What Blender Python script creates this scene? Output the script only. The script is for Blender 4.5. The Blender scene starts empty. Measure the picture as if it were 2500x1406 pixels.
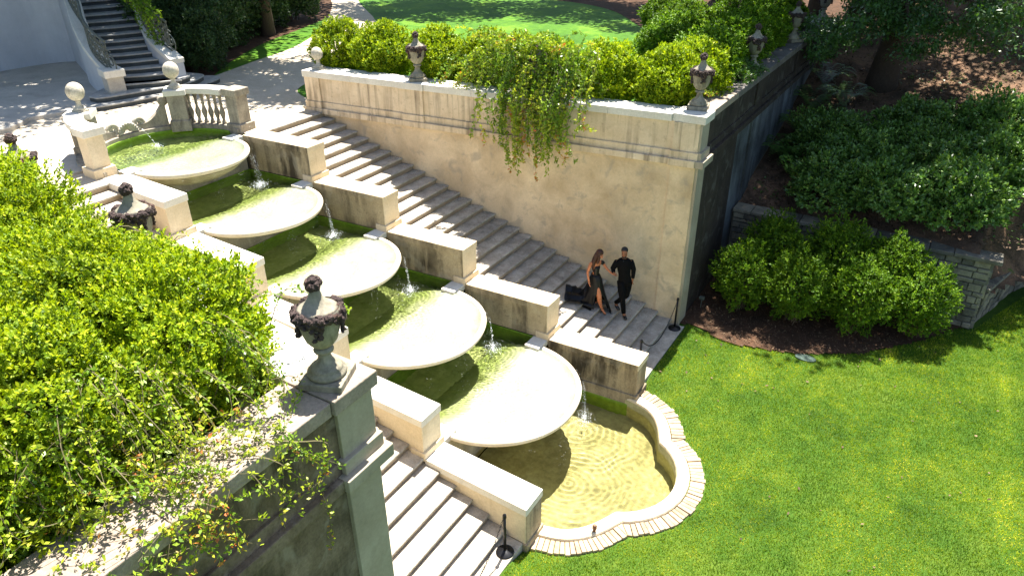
import bpy, bmesh, math, random
import numpy as np
from mathutils import Vector, Matrix
from mathutils import noise as mnoise
random.seed(7); RNG=np.random.default_rng(7)
SC=bpy.context.scene; COL=SC.collection; PI=math.pi
# ------------------------------------------------------------------ camera, world, sun, exposure
CAM=(15.829,-10.579,10.374); YAW,PIT,ROL,FOC=2.123,.513,-.006,1753.91
cd=bpy.data.cameras.new('camera'); cam=bpy.data.objects.new('camera',cd); COL.objects.link(cam); SC.camera=cam
cd.sensor_width=36; cd.lens=36*FOC/2500; cd.clip_start=.1; cd.clip_end=900
F=Vector((math.cos(YAW)*math.cos(PIT),math.sin(YAW)*math.cos(PIT),-math.sin(PIT)))
Rv=Vector((math.sin(YAW),-math.cos(YAW),0)); Uv=Rv.cross(F)
R2=Rv*math.cos(ROL)+Uv*math.sin(ROL); U2=-Rv*math.sin(ROL)+Uv*math.cos(ROL)
M=Matrix.Identity(4)
for i in range(3): M[i][0]=R2[i]; M[i][1]=U2[i]; M[i][2]=-F[i]; M[i][3]=CAM[i]
cam.matrix_world=M
SUN=Vector((-.055,.36,.93)).normalized()
w=bpy.data.worlds.new('World'); SC.world=w; w.use_nodes=True; nt=w.node_tree
sky=nt.nodes.new('ShaderNodeTexSky'); sky.sky_type='NISHITA'; sky.sun_disc=False
sky.sun_elevation=math.asin(SUN.z); sky.sun_rotation=math.atan2(SUN.x,SUN.y)
nt.links.new(sky.outputs[0],nt.nodes['Background'].inputs[0]); nt.nodes['Background'].inputs[1].default_value=.07
ld=bpy.data.lights.new('sun','SUN'); ld.energy=5.0; ld.angle=math.radians(.5); ld.color=(1,.955,.875); ld.cycles.is_caustics_light=True
sun=bpy.data.objects.new('sun',ld); COL.objects.link(sun); sun.rotation_euler=SUN.to_track_quat('Z','Y').to_euler(); sun.location=(0,30,60)
SC.view_settings.view_transform='Standard'; SC.view_settings.look='None'; SC.view_settings.exposure=1.85
SC.view_settings.gamma=1; SC.view_settings.use_curve_mapping=False
SC.cycles.max_bounces=8; SC.cycles.transparent_max_bounces=16; SC.cycles.diffuse_bounces=4
# ------------------------------------------------------------------ helpers
def tag(o,label=None,cat=None,group=None,kind=None):
    if label: o['label']=label
    if cat: o['category']=cat
    if group: o['group']=group
    if kind: o['kind']=kind
    return o
def thing(name,label,cat,loc=(0,0,0),rz=0,group=None):
    o=bpy.data.objects.new(name,None); COL.objects.link(o); o.location=loc; o.rotation_euler=(0,0,rz); o.empty_display_size=.2
    return tag(o,label,cat,group)
def link(name,me,parent=None,mat=None,bev=0,smooth=False,loc=None,sub=0):
    o=bpy.data.objects.new(name,me); COL.objects.link(o)
    if mat is not None and not me.materials: me.materials.append(mat)
    if parent is not None: o.parent=parent
    if loc is not None: o.location=loc
    if smooth: me.polygons.foreach_set('use_smooth',[True]*len(me.polygons))
    if sub: s=o.modifiers.new('sub','SUBSURF'); s.levels=sub; s.render_levels=sub
    if bev:
        b=o.modifiers.new('bevel','BEVEL'); b.width=bev; b.segments=2; b.limit_method='ANGLE'; b.angle_limit=math.radians(40)
    return o
class MB:
    def __init__(s): s.v=[]; s.f=[]
    def add(s,vs,fs):
        n=len(s.v); s.v+= [tuple(p) for p in vs]; s.f+=[tuple(i+n for i in f) for f in fs]; return s
    def prism(s,pts,z0,z1):
        n=len(pts)
        a=sum(pts[i][0]*pts[(i+1)%n][1]-pts[(i+1)%n][0]*pts[i][1] for i in range(n))
        if a<0: pts=pts[::-1]
        zz0=z0 if isinstance(z0,(list,tuple)) else [z0]*n; zz1=z1 if isinstance(z1,(list,tuple)) else [z1]*n
        vs=[(p[0],p[1],zz0[i]) for i,p in enumerate(pts)]+[(p[0],p[1],zz1[i]) for i,p in enumerate(pts)]
        fs=[tuple(range(n-1,-1,-1)),tuple(range(n,2*n))]+[(i,(i+1)%n,n+(i+1)%n,n+i) for i in range(n)]
        return s.add(vs,fs)
    def box(s,x0,x1,y0,y1,z0,z1): return s.prism([(x0,y0),(x1,y0),(x1,y1),(x0,y1)],z0,z1)
    def lathe(s,prof,c=(0,0,0),n=24,caps=True,jit=0):
        vs=[];fs=[];m=len(prof)
        for i in range(n):
            a=2*PI*i/n
            for r,z in prof:
                k=1+jit*random.uniform(-1,1)
                vs.append((c[0]+r*k*math.cos(a),c[1]+r*k*math.sin(a),c[2]+z))
        for i in range(n):
            j=(i+1)%n
            for k in range(m-1): fs.append((i*m+k,j*m+k,j*m+k+1,i*m+k+1))
        if caps:
            fs.append(tuple(i*m for i in range(n-1,-1,-1))); fs.append(tuple(i*m+m-1 for i in range(n)))
        return s.add(vs,fs)
    def tube(s,pts,r,n=6):
        pts=[Vector(p) for p in pts]; m=len(pts); rr=r if isinstance(r,(list,tuple)) else [r]*m
        vs=[];fs=[]; up=Vector((.13,.2,.97)).normalized(); prev=None
        for i,p in enumerate(pts):
            t=(pts[min(i+1,m-1)]-pts[max(i-1,0)])
            if t.length<1e-9: t=Vector((0,0,1))
            t.normalize()
            if prev is None:
                a=t.cross(up)
                if a.length<.05: a=t.cross(Vector((1,0,0)))
            else: a=prev-t*prev.dot(t)
            if a.length<1e-6: a=t.orthogonal()
            a.normalize(); prev=a; b=t.cross(a)
            for k in range(n):
                q=2*PI*k/n; vs.append(p+(a*math.cos(q)+b*math.sin(q))*rr[i])
        for i in range(m-1):
            for k in range(n): fs.append((i*n+k,i*n+(k+1)%n,(i+1)*n+(k+1)%n,(i+1)*n+k))
        fs.append(tuple(range(n-1,-1,-1))); fs.append(tuple((m-1)*n+k for k in range(n)))
        return s.add(vs,fs)
    def mesh(s,name='mesh'):
        me=bpy.data.meshes.new(name); me.from_pydata(s.v,[],s.f); me.update(); return me
    def build(s,name,mat,parent=None,bev=0,smooth=False,loc=None,sub=0):
        me=s.mesh(name)
        bm=bmesh.new(); bm.from_mesh(me); bmesh.ops.recalc_face_normals(bm,faces=bm.faces); bm.to_mesh(me); bm.free()
        return link(name,me,parent,mat,bev,smooth,loc,sub)
def copy_tree(o,parent=None):
    c=o.copy(); COL.objects.link(c)
    if parent is not None: c.parent=parent
    for ch in list(o.children): copy_tree(ch,c)
    return c
def npmesh(name,V,Fq,mat=None,attrs=None,smooth=False):
    me=bpy.data.meshes.new(name); V=np.asarray(V,np.float32); Fq=np.asarray(Fq,np.int32); nf,k=Fq.shape
    me.vertices.add(len(V)); me.vertices.foreach_set('co',V.ravel())
    me.loops.add(nf*k); me.loops.foreach_set('vertex_index',Fq.ravel())
    me.polygons.add(nf); me.polygons.foreach_set('loop_start',np.arange(0,nf*k,k,dtype=np.int32)); me.polygons.foreach_set('loop_total',np.full(nf,k,np.int32))
    if attrs:
        for an,(dom,arr) in attrs.items():
            a=me.attributes.new(an,'FLOAT',dom); a.data.foreach_set('value',np.asarray(arr,np.float32))
    if smooth: me.polygons.foreach_set('use_smooth',np.ones(nf,bool))
    me.update(); me.validate(verbose=False)
    if mat: me.materials.append(mat)
    return me
# ------------------------------------------------------------------ materials
def newmat(name):
    m=bpy.data.materials.new(name); m.use_nodes=True; nt=m.node_tree; nt.nodes.clear()
    out=nt.nodes.new('ShaderNodeOutputMaterial'); return m,nt,out
def N(nt,t,**k):
    n=nt.nodes.new(t)
    for a,b in k.items():
        if a.startswith('i_'):
            key=a[2:]; key=int(key) if key.isdigit() else key.replace('_',' ')
            n.inputs[key].default_value=b
        else: setattr(n,a,b)
    return n
def ramp(nt,fac,stops,interp='LINEAR'):
    r=nt.nodes.new('ShaderNodeValToRGB'); r.color_ramp.interpolation=interp
    els=r.color_ramp.elements
    while len(els)<len(stops): els.new(.5)
    for e,(p,c) in zip(els,stops):
        e.position=p; e.color=(c[0],c[1],c[2],1) if not isinstance(c,(int,float)) else (c,c,c,1)
    nt.links.new(fac,r.inputs[0]); return r.outputs[0]
def mixc(nt,fac,a,b,mode='MIX'):
    m=nt.nodes.new('ShaderNodeMix'); m.data_type='RGBA'; m.blend_type=mode
    for s,v in ((m.inputs[0],fac),(m.inputs[6],a),(m.inputs[7],b)):
        if isinstance(v,bpy.types.NodeSocket): nt.links.new(v,s)
        elif isinstance(v,(int,float)): s.default_value=v
        else: s.default_value=(v[0],v[1],v[2],1)
    return m.outputs[2]
def math2(nt,op,a,b=0.,c=None):
    m=nt.nodes.new('ShaderNodeMath'); m.operation=op
    for i,v in enumerate((a,b,c)):
        if v is None: continue
        if isinstance(v,bpy.types.NodeSocket): nt.links.new(v,m.inputs[i])
        else: m.inputs[i].default_value=v
    return m.outputs[0]
def noise(nt,vec,scale,detail=4,rough=.55,dist=0):
    n=N(nt,'ShaderNodeTexNoise'); n.inputs['Scale'].default_value=scale; n.inputs['Detail'].default_value=detail
    n.inputs['Roughness'].default_value=rough; n.inputs['Distortion'].default_value=dist
    nt.links.new(vec,n.inputs['Vector']); return n.outputs[0]
def pos(nt,scale=(1,1,1),off=(0,0,0)):
    g=N(nt,'ShaderNodeNewGeometry'); mp=N(nt,'ShaderNodeMapping'); mp.inputs['Scale'].default_value=scale; mp.inputs['Location'].default_value=off
    nt.links.new(g.outputs['Position'],mp.inputs['Vector']); return mp.outputs[0]
def bump(nt,h,strength=.3,dist=.02,normal=None):
    b=N(nt,'ShaderNodeBump'); b.inputs['Strength'].default_value=strength; b.inputs['Distance'].default_value=dist
    nt.links.new(h,b.inputs['Height'])
    if normal: nt.links.new(normal,b.inputs['Normal'])
    return b.outputs[0]
def principled(nt,out,col,rough=.8,normal=None,spec=.3,metal=0):
    p=N(nt,'ShaderNodeBsdfPrincipled')
    if isinstance(col,bpy.types.NodeSocket): nt.links.new(col,p.inputs['Base Color'])
    else: p.inputs['Base Color'].default_value=(*col,1)
    if isinstance(rough,bpy.types.NodeSocket): nt.links.new(rough,p.inputs['Roughness'])
    else: p.inputs['Roughness'].default_value=rough
    p.inputs['Specular IOR Level'].default_value=spec; p.inputs['Metallic'].default_value=metal
    if normal: nt.links.new(normal,p.inputs['Normal'])
    nt.links.new(p.outputs[0],out.inputs[0]); return p
def stone(name,ca,cb,stain=.3,sc=(.06,.05,.04),mott=1.3,streak=(5,5,.45),lo=.5,hi=.68,fine=.25,patch=None,bumpk=.25,oi=0):
    m,nt,out=newmat(name)
    P=pos(nt); n1=noise(nt,P,mott,6,.62,.3); c=ramp(nt,n1,[(.3,ca),(.7,cb)])
    n2=noise(nt,P,26,4,.6); c=mixc(nt,fine,c,ramp(nt,n2,[(.3,.55),(.7,1.25)]),'MULTIPLY')
    if stain>0:
        s1=noise(nt,pos(nt,streak),1,5,.6,.4); s2=noise(nt,pos(nt,off=(9,3,5)),.9,3,.5)
        f=math2(nt,'MULTIPLY',ramp(nt,s1,[(lo,0.),(hi,1.)]),ramp(nt,s2,[(.35,.15),(.62,1.)]))
        c=mixc(nt,math2(nt,'MULTIPLY',f,stain),c,sc)
        s3=noise(nt,pos(nt,off=(2,7,1)),7,6,.7); f3=math2(nt,'MULTIPLY',ramp(nt,s3,[(.55,0.),(.72,1.)]),stain*.5)
        c=mixc(nt,f3,c,sc)
    if patch:
        s4=noise(nt,pos(nt,off=(4,1,8)),2.2,5,.6,.6); c=mixc(nt,math2(nt,'MULTIPLY',ramp(nt,s4,[(.55,0.),(.66,1.)]),patch[1]),c,patch[0])
    if oi:
        o_=N(nt,'ShaderNodeObjectInfo'); c=mixc(nt,oi,c,ramp(nt,o_.outputs['Random'],[(0,(.55,.55,.56)),(.5,(.95,.93,.9)),(1,(1.35,1.28,1.15))]),'MULTIPLY')
    h=math2(nt,'ADD',math2(nt,'MULTIPLY',n2,.5),n1)
    principled(nt,out,c,.85,bump(nt,h,bumpk,.03)); return m
M_={}
M_['cream']=stone('cream_limestone',(.56,.45,.29),(.70,.59,.42),.35,(.24,.16,.10),lo=.55,hi=.8)
M_['cap']=stone('cap_limestone',(.58,.54,.46),(.70,.66,.58),.25,(.2,.16,.12),lo=.56,hi=.8,bumpk=.35)
M_['stained']=stone('stained_limestone',(.36,.32,.24),(.50,.45,.36),.97,(.045,.038,.03),mott=1.6,streak=(4,4,.7),lo=.40,hi=.58,fine=.4)
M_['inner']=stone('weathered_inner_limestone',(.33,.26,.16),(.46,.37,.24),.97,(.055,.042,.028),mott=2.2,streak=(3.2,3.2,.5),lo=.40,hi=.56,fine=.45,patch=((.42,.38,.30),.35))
M_['wall']=stone('tan_stucco',(.50,.37,.22),(.80,.64,.43),.5,(.26,.205,.15),mott=1.0,streak=(1.6,1.6,.6),lo=.46,hi=.8,fine=.18,patch=((.33,.28,.22),.55),bumpk=.2)
M_['parapet']=stone('parapet_stucco',(.56,.43,.275),(.76,.62,.44),.75,(.12,.08,.05),mott=1.1,streak=(7,7,.35),lo=.47,hi=.66,fine=.15,bumpk=.2)
M_['step']=stone('step_limestone',(.30,.265,.215),(.55,.495,.41),.7,(.11,.095,.075),mott=3.2,streak=(3,3,3),lo=.52,hi=.75,fine=.45,bumpk=.7,oi=.3)
M_['riser']=stone('step_riser_limestone',(.30,.23,.15),(.40,.32,.22),.4,(.12,.085,.06),mott=3)
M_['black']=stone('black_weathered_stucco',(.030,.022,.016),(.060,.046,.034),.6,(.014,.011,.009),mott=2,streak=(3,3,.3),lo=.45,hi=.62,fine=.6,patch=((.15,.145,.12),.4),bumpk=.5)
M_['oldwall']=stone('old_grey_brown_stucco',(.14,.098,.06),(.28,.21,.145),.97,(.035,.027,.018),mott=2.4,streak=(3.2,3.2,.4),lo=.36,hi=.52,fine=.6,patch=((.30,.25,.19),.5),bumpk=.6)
M_['darkcap']=stone('dark_coping',(.10,.09,.08),(.20,.18,.16),.6,(.05,.045,.04),mott=2)  # darker coping tone, used on the far garden face past its first length
M_['greenstone']=stone('green_grey_stucco',(.29,.245,.175),(.40,.35,.265),.45,(.11,.10,.075),mott=1.2,streak=(2.5,2.5,.3),lo=.52,hi=.75,fine=.2,bumpk=.2)
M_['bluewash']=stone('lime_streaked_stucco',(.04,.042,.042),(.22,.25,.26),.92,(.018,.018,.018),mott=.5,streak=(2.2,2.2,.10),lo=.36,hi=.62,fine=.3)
M_['pinkcap']=stone('pinkish_coping',(.25,.20,.155),(.37,.305,.24),.6,(.17,.12,.09),mott=3,streak=(6,6,6),lo=.52,hi=.75,fine=.5,bumpk=.5)
M_['urn']=stone('urn_stone',(.20,.18,.13),(.33,.295,.22),.8,(.08,.07,.05),mott=6,streak=(9,9,1.5),lo=.48,hi=.68,fine=.4)
M_['ball']=stone('ball_stone',(.40,.36,.28),(.52,.48,.39),.5,(.16,.13,.09),mott=4,streak=(9,9,9),lo=.5,hi=.72,fine=.6,bumpk=.6)
M_['bal']=stone('balustrade_stone',(.25,.215,.165),(.40,.35,.27),.8,(.06,.05,.04),mott=3,streak=(5,5,1.2),lo=.44,hi=.66,fine=.45)
M_['garland']=stone('garland_crust',(.035,.024,.022),(.09,.06,.052),.4,(.015,.012,.012),mott=22,streak=(30,30,30),fine=.7,bumpk=1,patch=((.2,.09,.05),.45))
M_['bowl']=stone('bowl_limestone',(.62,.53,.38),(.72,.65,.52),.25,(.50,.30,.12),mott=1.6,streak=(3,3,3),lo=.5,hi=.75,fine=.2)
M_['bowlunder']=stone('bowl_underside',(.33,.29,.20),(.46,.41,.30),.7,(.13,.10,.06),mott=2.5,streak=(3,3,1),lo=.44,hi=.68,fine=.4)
M_['brick']=stone('tan_brick',(.33,.25,.16),(.46,.37,.26),.4,(.2,.16,.1),mott=5,streak=(7,7,7),fine=.4,bumpk=.5,oi=.6)
M_['bluewall']=stone('pale_stucco',(.42,.43,.45),(.52,.53,.55),.2,(.3,.3,.33),mott=.9,fine=.1,bumpk=.1)
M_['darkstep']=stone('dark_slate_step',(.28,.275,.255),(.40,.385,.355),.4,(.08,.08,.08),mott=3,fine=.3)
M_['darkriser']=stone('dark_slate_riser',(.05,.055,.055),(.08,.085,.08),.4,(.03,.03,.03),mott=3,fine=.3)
M_['apron']=stone('paving_stone',(.38,.345,.29),(.52,.475,.405),.4,(.2,.19,.18),mott=1.2,streak=(2,2,2),lo=.5,hi=.75,fine=.3)
M_['rubble']=stone('grey_rubble_stone',(.13,.118,.09),(.29,.265,.21),.5,(.07,.065,.05),mott=2.6,streak=(3,3,3),lo=.48,hi=.7,fine=.5,bumpk=.8,oi=.9)
M_['mortar']=stone('mortar',(.10,.09,.07),(.17,.155,.12),.3,mott=4)
def algae(name,ca,cb,cc):
    m,nt,out=newmat(name); P=pos(nt); n=noise(nt,P,1.3,6,.65,.5); n2=noise(nt,P,9,5,.6)
    c=ramp(nt,n,[(.3,ca),(.55,cb),(.75,cc)]); c=mixc(nt,.35,c,ramp(nt,n2,[(.35,.4),(.65,1.3)]),'MULTIPLY')
    principled(nt,out,c,.9); return m
M_['algae']=algae('algae_green_floor',(.16,.21,.05),(.27,.31,.10),(.38,.40,.18))
M_['algaewall']=algae('algae_wall',(.12,.22,.02),(.20,.33,.03),(.28,.38,.06))
M_['yellowfloor']=algae('yellow_pool_floor',(.27,.25,.13),(.42,.39,.22),(.52,.49,.31))
def dishmat():
    m,nt,out=newmat('wet_bowl_interior'); P=pos(nt); n=noise(nt,P,1.5,6,.65,.5); n2=noise(nt,P,16,5,.6)
    c=ramp(nt,n,[(.3,(.38,.38,.33)),(.6,(.52,.515,.47)),(.8,(.62,.61,.57))]); c=mixc(nt,.3,c,ramp(nt,n2,[(.35,.55),(.65,1.2)]),'MULTIPLY')
    principled(nt,out,c,.5); return m
M_['dish']=dishmat()
def apronmat():
    m,nt,out=newmat('bowl_apron_algae'); P=pos(nt); n=noise(nt,P,2.2,6,.65,.6); n2=noise(nt,P,12,5,.6); a=N(nt,'ShaderNodeAttribute',attribute_name='depth')
    f=math2(nt,'ADD',a.outputs['Fac'],math2(nt,'MULTIPLY',math2(nt,'SUBTRACT',n,.5),1.1))
    c=ramp(nt,f,[(.05,(.51,.505,.45)),(.4,(.38,.39,.24)),(.75,(.25,.29,.09)),(1,(.19,.24,.06))]); c=mixc(nt,.3,c,ramp(nt,n2,[(.35,.5),(.65,1.3)]),'MULTIPLY')
    principled(nt,out,c,.7); return m
M_['apron_wet']=apronmat()
def leafmat(name,stops,trans=.35,rough=.42,spec=.5,hue=True):
    m,nt,out=newmat(name)
    a=N(nt,'ShaderNodeAttribute',attribute_name='rnd'); c=ramp(nt,a.outputs['Fac'],stops)
    oi=N(nt,'ShaderNodeObjectInfo'); P=pos(nt); n=noise(nt,P,.9,3)
    f=math2(nt,'ADD',math2(nt,'MULTIPLY',oi.outputs['Random'],.5),n)
    c=mixc(nt,.5,c,ramp(nt,f,[(.4,.65),(.9,1.3)]),'MULTIPLY')
    p=N(nt,'ShaderNodeBsdfPrincipled'); nt.links.new(c,p.inputs['Base Color']); p.inputs['Roughness'].default_value=rough; p.inputs['Specular IOR Level'].default_value=spec
    t=N(nt,'ShaderNodeBsdfTranslucent'); nt.links.new(mixc(nt,1,c,(1.25,1.25,.5),'MULTIPLY'),t.inputs[0])
    mx=N(nt,'ShaderNodeMixShader'); mx.inputs[0].default_value=trans
    nt.links.new(p.outputs[0],mx.inputs[1]); nt.links.new(t.outputs[0],mx.inputs[2]); nt.links.new(mx.outputs[0],out.inputs[0]); return m
M_['box']=leafmat('boxwood_leaf',[(0,(.05,.11,.004)),(.35,(.15,.24,.005)),(.7,(.32,.41,.007)),(1,(.50,.54,.012))],.33,.55,.25)
M_['box2']=leafmat('boxwood_leaf_green',[(0,(.035,.09,.006)),(.4,(.08,.17,.008)),(.8,(.16,.27,.010)),(1,(.28,.38,.015))],.3,.55,.25)
M_['azalea']=leafmat('azalea_leaf',[(0,(.03,.075,.014)),(.5,(.09,.19,.03)),(1,(.22,.34,.06))],.25,.38,.5)
M_['dark']=leafmat('dark_evergreen_leaf',[(0,(.02,.045,.014)),(.5,(.04,.085,.02)),(1,(.08,.13,.03))],.2,.5,.4)
M_['rose']=leafmat('rose_leaf',[(0,(.07,.15,.015)),(.45,(.18,.30,.02)),(.8,(.40,.46,.03)),(.9,(.42,.36,.05)),(.94,(.55,.22,.06)),(1,(.52,.15,.05))])
M_['tree']=leafmat('tree_leaf',[(0,(.035,.08,.02)),(.5,(.06,.14,.03)),(1,(.10,.20,.04))],.25,.4,.5)
M_['fern']=leafmat('fern_leaf',[(0,(.04,.10,.02)),(1,(.11,.22,.04))],.35)
M_['litter']=leafmat('dry_leaf_litter',[(0,(.05,.033,.022)),(.6,(.11,.07,.045)),(1,(.22,.15,.09))],.1,.8,.2)
def grassmat(name,ca,cb,cc):
    m,nt,out=newmat(name); P=pos(nt); n=noise(nt,P,.45,4,.6,.4); n2=noise(nt,P,3.5,5,.65); n3=noise(nt,P,40,3,.6)
    f=math2(nt,'ADD',math2(nt,'MULTIPLY',n,.6),math2(nt,'MULTIPLY',n2,.4))
    c=ramp(nt,f,[(.36,ca),(.5,cb),(.64,cc)]); c=mixc(nt,.5,c,ramp(nt,n3,[(.3,.5),(.7,1.3)]),'MULTIPLY')
    principled(nt,out,c,.8,bump(nt,n3,.6,.04),.15); return m
M_['lawn']=grassmat('lawn_soil',(.025,.06,.006),(.045,.10,.008),(.08,.13,.012))
M_['lawnfar']=grassmat('upper_lawn_turf',(.03,.09,.004),(.055,.15,.005),(.12,.22,.010))
def blade():
    m,nt,out=newmat('grass_blade'); a=N(nt,'ShaderNodeAttribute',attribute_name='rnd')
    c=ramp(nt,a.outputs['Fac'],[(0,(.05,.115,.006)),(.5,(.125,.235,.009)),(.85,(.26,.35,.016)),(1,(.48,.50,.10))])
    P=pos(nt); n=noise(nt,P,.5,4,.6,.5); n2=noise(nt,P,2.6,4,.6)
    c=mixc(nt,.75,c,ramp(nt,math2(nt,'ADD',math2(nt,'MULTIPLY',n,.55),math2(nt,'MULTIPLY',n2,.45)),[(.34,(.36,.52,.5)),(.47,(.95,1.0,.9)),(.6,(2.3,1.75,1.8))]),'MULTIPLY')
    n5=noise(nt,pos(nt,(1.9,.22,1)),1,3,.5,.4); c=mixc(nt,.8,c,ramp(nt,n5,[(.40,(.85,.92,.9)),(.6,(1.3,1.2,1.25)),(.68,(1.9,1.6,2.2))]),'MULTIPLY')
    p=N(nt,'ShaderNodeBsdfPrincipled'); nt.links.new(c,p.inputs['Base Color']); p.inputs['Roughness'].default_value=.5; p.inputs['Specular IOR Level'].default_value=.3
    t=N(nt,'ShaderNodeBsdfTranslucent'); nt.links.new(mixc(nt,1,c,(1.2,1.25,.5),'MULTIPLY'),t.inputs[0])
    mx=N(nt,'ShaderNodeMixShader'); mx.inputs[0].default_value=.3
    nt.links.new(p.outputs[0],mx.inputs[1]); nt.links.new(t.outputs[0],mx.inputs[2]); nt.links.new(mx.outputs[0],out.inputs[0]); return m
M_['blade']=blade()
def ground(name,stops,sc=3,fine=45,b=.8):
    m,nt,out=newmat(name); P=pos(nt); n=noise(nt,P,sc,6,.7,.4); n3=noise(nt,P,fine,4,.7)
    c=ramp(nt,n,stops); c=mixc(nt,.7,c,ramp(nt,n3,[(.3,.45),(.7,1.4)]),'MULTIPLY'); principled(nt,out,c,.95,bump(nt,n3,b,.03),.1); return m
M_['gravel']=ground('pale_gravel',[(.3,(.46,.39,.29)),(.7,(.58,.50,.39))],1.2,60,.5)
M_['mulch']=ground('pine_straw_mulch',[(.3,(.045,.028,.018)),(.6,(.09,.05,.03)),(.8,(.18,.09,.05))],2.5,50)
M_['woods']=ground('woodland_floor',[(.3,(.05,.04,.025)),(.46,(.11,.07,.045)),(.6,(.22,.13,.08)),(.7,(.08,.13,.03))],.9,30)
def simple(name,col,rough=.6,metal=0,spec=.4,bk=0):
    m,nt,out=newmat(name); nrm=None
    P=pos(nt); n=noise(nt,P,14,4); 
    if bk: nrm=bump(nt,n,bk,.02)
    principled(nt,out,mixc(nt,.35,col,ramp(nt,n,[(.3,.55),(.7,1.35)]),'MULTIPLY'),rough,nrm,spec,metal); return m
M_['bark']=simple('tree_bark',(.07,.05,.035),.95,0,.1,1)
M_['stem']=simple('shrub_stem',(.11,.075,.045),.9)
M_['vine']=simple('rose_stem',(.13,.11,.05),.8)
M_['iron']=simple('weathered_iron',(.10,.11,.095),.6,.2)
M_['darkmetal']=simple('black_metal',(.015,.015,.017),.35,.5)
M_['pipe']=simple('copper_pipe',(.12,.06,.03),.5,.5)
M_['skin_w']=simple('tan_skin',(.52,.19,.085),.55,0,.25); M_['skin_m']=simple('brown_skin',(.27,.11,.05),.55,0,.25)
M_['hair']=simple('brown_hair',(.045,.014,.008),.45,0,.35); M_['hair_m']=simple('black_hair',(.012,.01,.01),.5)
M_['suit']=simple('black_suit',(.004,.004,.0045),.85,0,.1); M_['shirt']=simple('black_shirt',(.006,.006,.006),.6)
M_['satin']=simple('black_satin',(.004,.004,.005),.42,0,.28); M_['leather']=simple('black_leather',(.012,.012,.014),.22,0,.6)
M_['lid']=simple('green_valve_lid',(.045,.075,.06),.8); M_['droplet']=None
def watermat(name,tint):
    m,nt,out=newmat(name)
    rf=N(nt,'ShaderNodeBsdfRefraction'); rf.inputs['IOR'].default_value=1.33; rf.inputs['Roughness'].default_value=0; rf.inputs['Color'].default_value=(*tint,1)
    gl=N(nt,'ShaderNodeBsdfGlossy'); gl.inputs['Roughness'].default_value=.05
    fr=N(nt,'ShaderNodeFresnel'); fr.inputs['IOR'].default_value=1.33
    mx=N(nt,'ShaderNodeMixShader'); nt.links.new(fr.outputs[0],mx.inputs[0]); nt.links.new(rf.outputs[0],mx.inputs[1]); nt.links.new(gl.outputs[0],mx.inputs[2])
    nt.links.new(mx.outputs[0],out.inputs[0]); return m
M_['water']=watermat('green_pool_water',(.96,.98,.90))
M_['water0']=watermat('pale_basin_water',(.92,.96,.86))
M_['water5']=watermat('clear_yellow_basin_water',(.96,.95,.78))
def rip(x,y,src,amp,lam):
    h=0
    P=Vector((x/lam,y/lam,0)); h+=mnoise.noise(P*1.0+Vector((3,1,2)))*1.0+mnoise.noise(P*1.9+Vector((7,2,5)))*.45
    for (sx,sy,L,a) in src:
        d=math.hypot(x-sx,y-sy); h+=a*math.sin(2*PI*d/L+7*mnoise.noise(Vector((x*1.5,y*1.5,9))))*(.45+1.2*abs(mnoise.noise(Vector((x*.9,y*.9,4)))))*math.exp(-d/1.6)
    return h*amp
def water_sheet(name,mat,z,xr,yr,inside,src,amp,lam,res,fade=None):
    nx=int((xr[1]-xr[0])/res)+1; ny=int((yr[1]-yr[0])/res)+1; X=np.linspace(*xr,nx); Y=np.linspace(*yr,ny); V=[];Fq=[]
    for x in X:
        for y in Y: V.append((x,y,z+rip(x,y,src,amp,lam)*(fade(x,y) if fade else 1)))
    for i in range(nx-1):
        for j in range(ny-1):
            if inside((X[i]+X[i+1])/2,(Y[j]+Y[j+1])/2): Fq.append((i*ny+j,(i+1)*ny+j,(i+1)*ny+j+1,i*ny+j+1))
    me=npmesh(name,V,Fq,M_[mat],smooth=True); bm=bmesh.new(); bm.from_mesh(me); bmesh.ops.delete(bm,geom=[v for v in bm.verts if not v.link_faces],context='VERTS'); bm.to_mesh(me); bm.free()
    o=link(name,me); tag(o,kind='structure'); o.cycles.is_caustics_caster=True; return o
def dropmat():
    m,nt,out=newmat('falling_water'); principled(nt,out,(.85,.9,.92),.15,None,.6); return m
M_['drop']=dropmat()
# ------------------------------------------------------------------ dimensions shared by the setting
T=.374; RS=.15
def W(x): return 4.55+.104*x
def Wd(s,x): return W(x)+(.20 if s<0 else 0)
def yo(x): return 2.27+.0458*x
def yi(x): return 1.71+.0458*x
def xs(k): return -.175+2.3*k
def xe(k): return 2.082+2.3*k
def zt(k): return 4.521-.914*k
def sm(a,b,x):
    t=min(1,max(0,(x-a)/(b-a))); return t*t*(3-2*t)
def woodz(x,y): return 1.75+.262*(y-10)+.06*max(0,x-14)+.12*mnoise.noise(Vector((x*.4,y*.4,0)))
def lawnz(x,y): return -.03-.16*max(sm(11.3,12.4,x),1-sm(2.75,3.5,abs(y)))+.03*mnoise.noise(Vector((x*.25,y*.25,3)))
def hsheet(name,xr,yr,nx,ny,fz,mat,inside=None,kind='structure'):
    xsn=np.linspace(xr[0],xr[1],nx); ysn=np.linspace(yr[0],yr[1],ny); b=MB(); idx={}
    for i,x in enumerate(xsn):
        for j,y in enumerate(ysn): b.v.append((float(x),float(y),fz(float(x),float(y))))
    for i in range(nx-1):
        for j in range(ny-1):
            cx=(xsn[i]+xsn[i+1])/2; cy=(ysn[j]+ysn[j+1])/2
            if inside and not inside(cx,cy): continue
            b.f.append((i*ny+j,(i+1)*ny+j,(i+1)*ny+j+1,i*ny+j+1))
    me=b.mesh(name); o=link(name,me,None,mat,smooth=True); tag(o,kind=kind); return o
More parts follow.
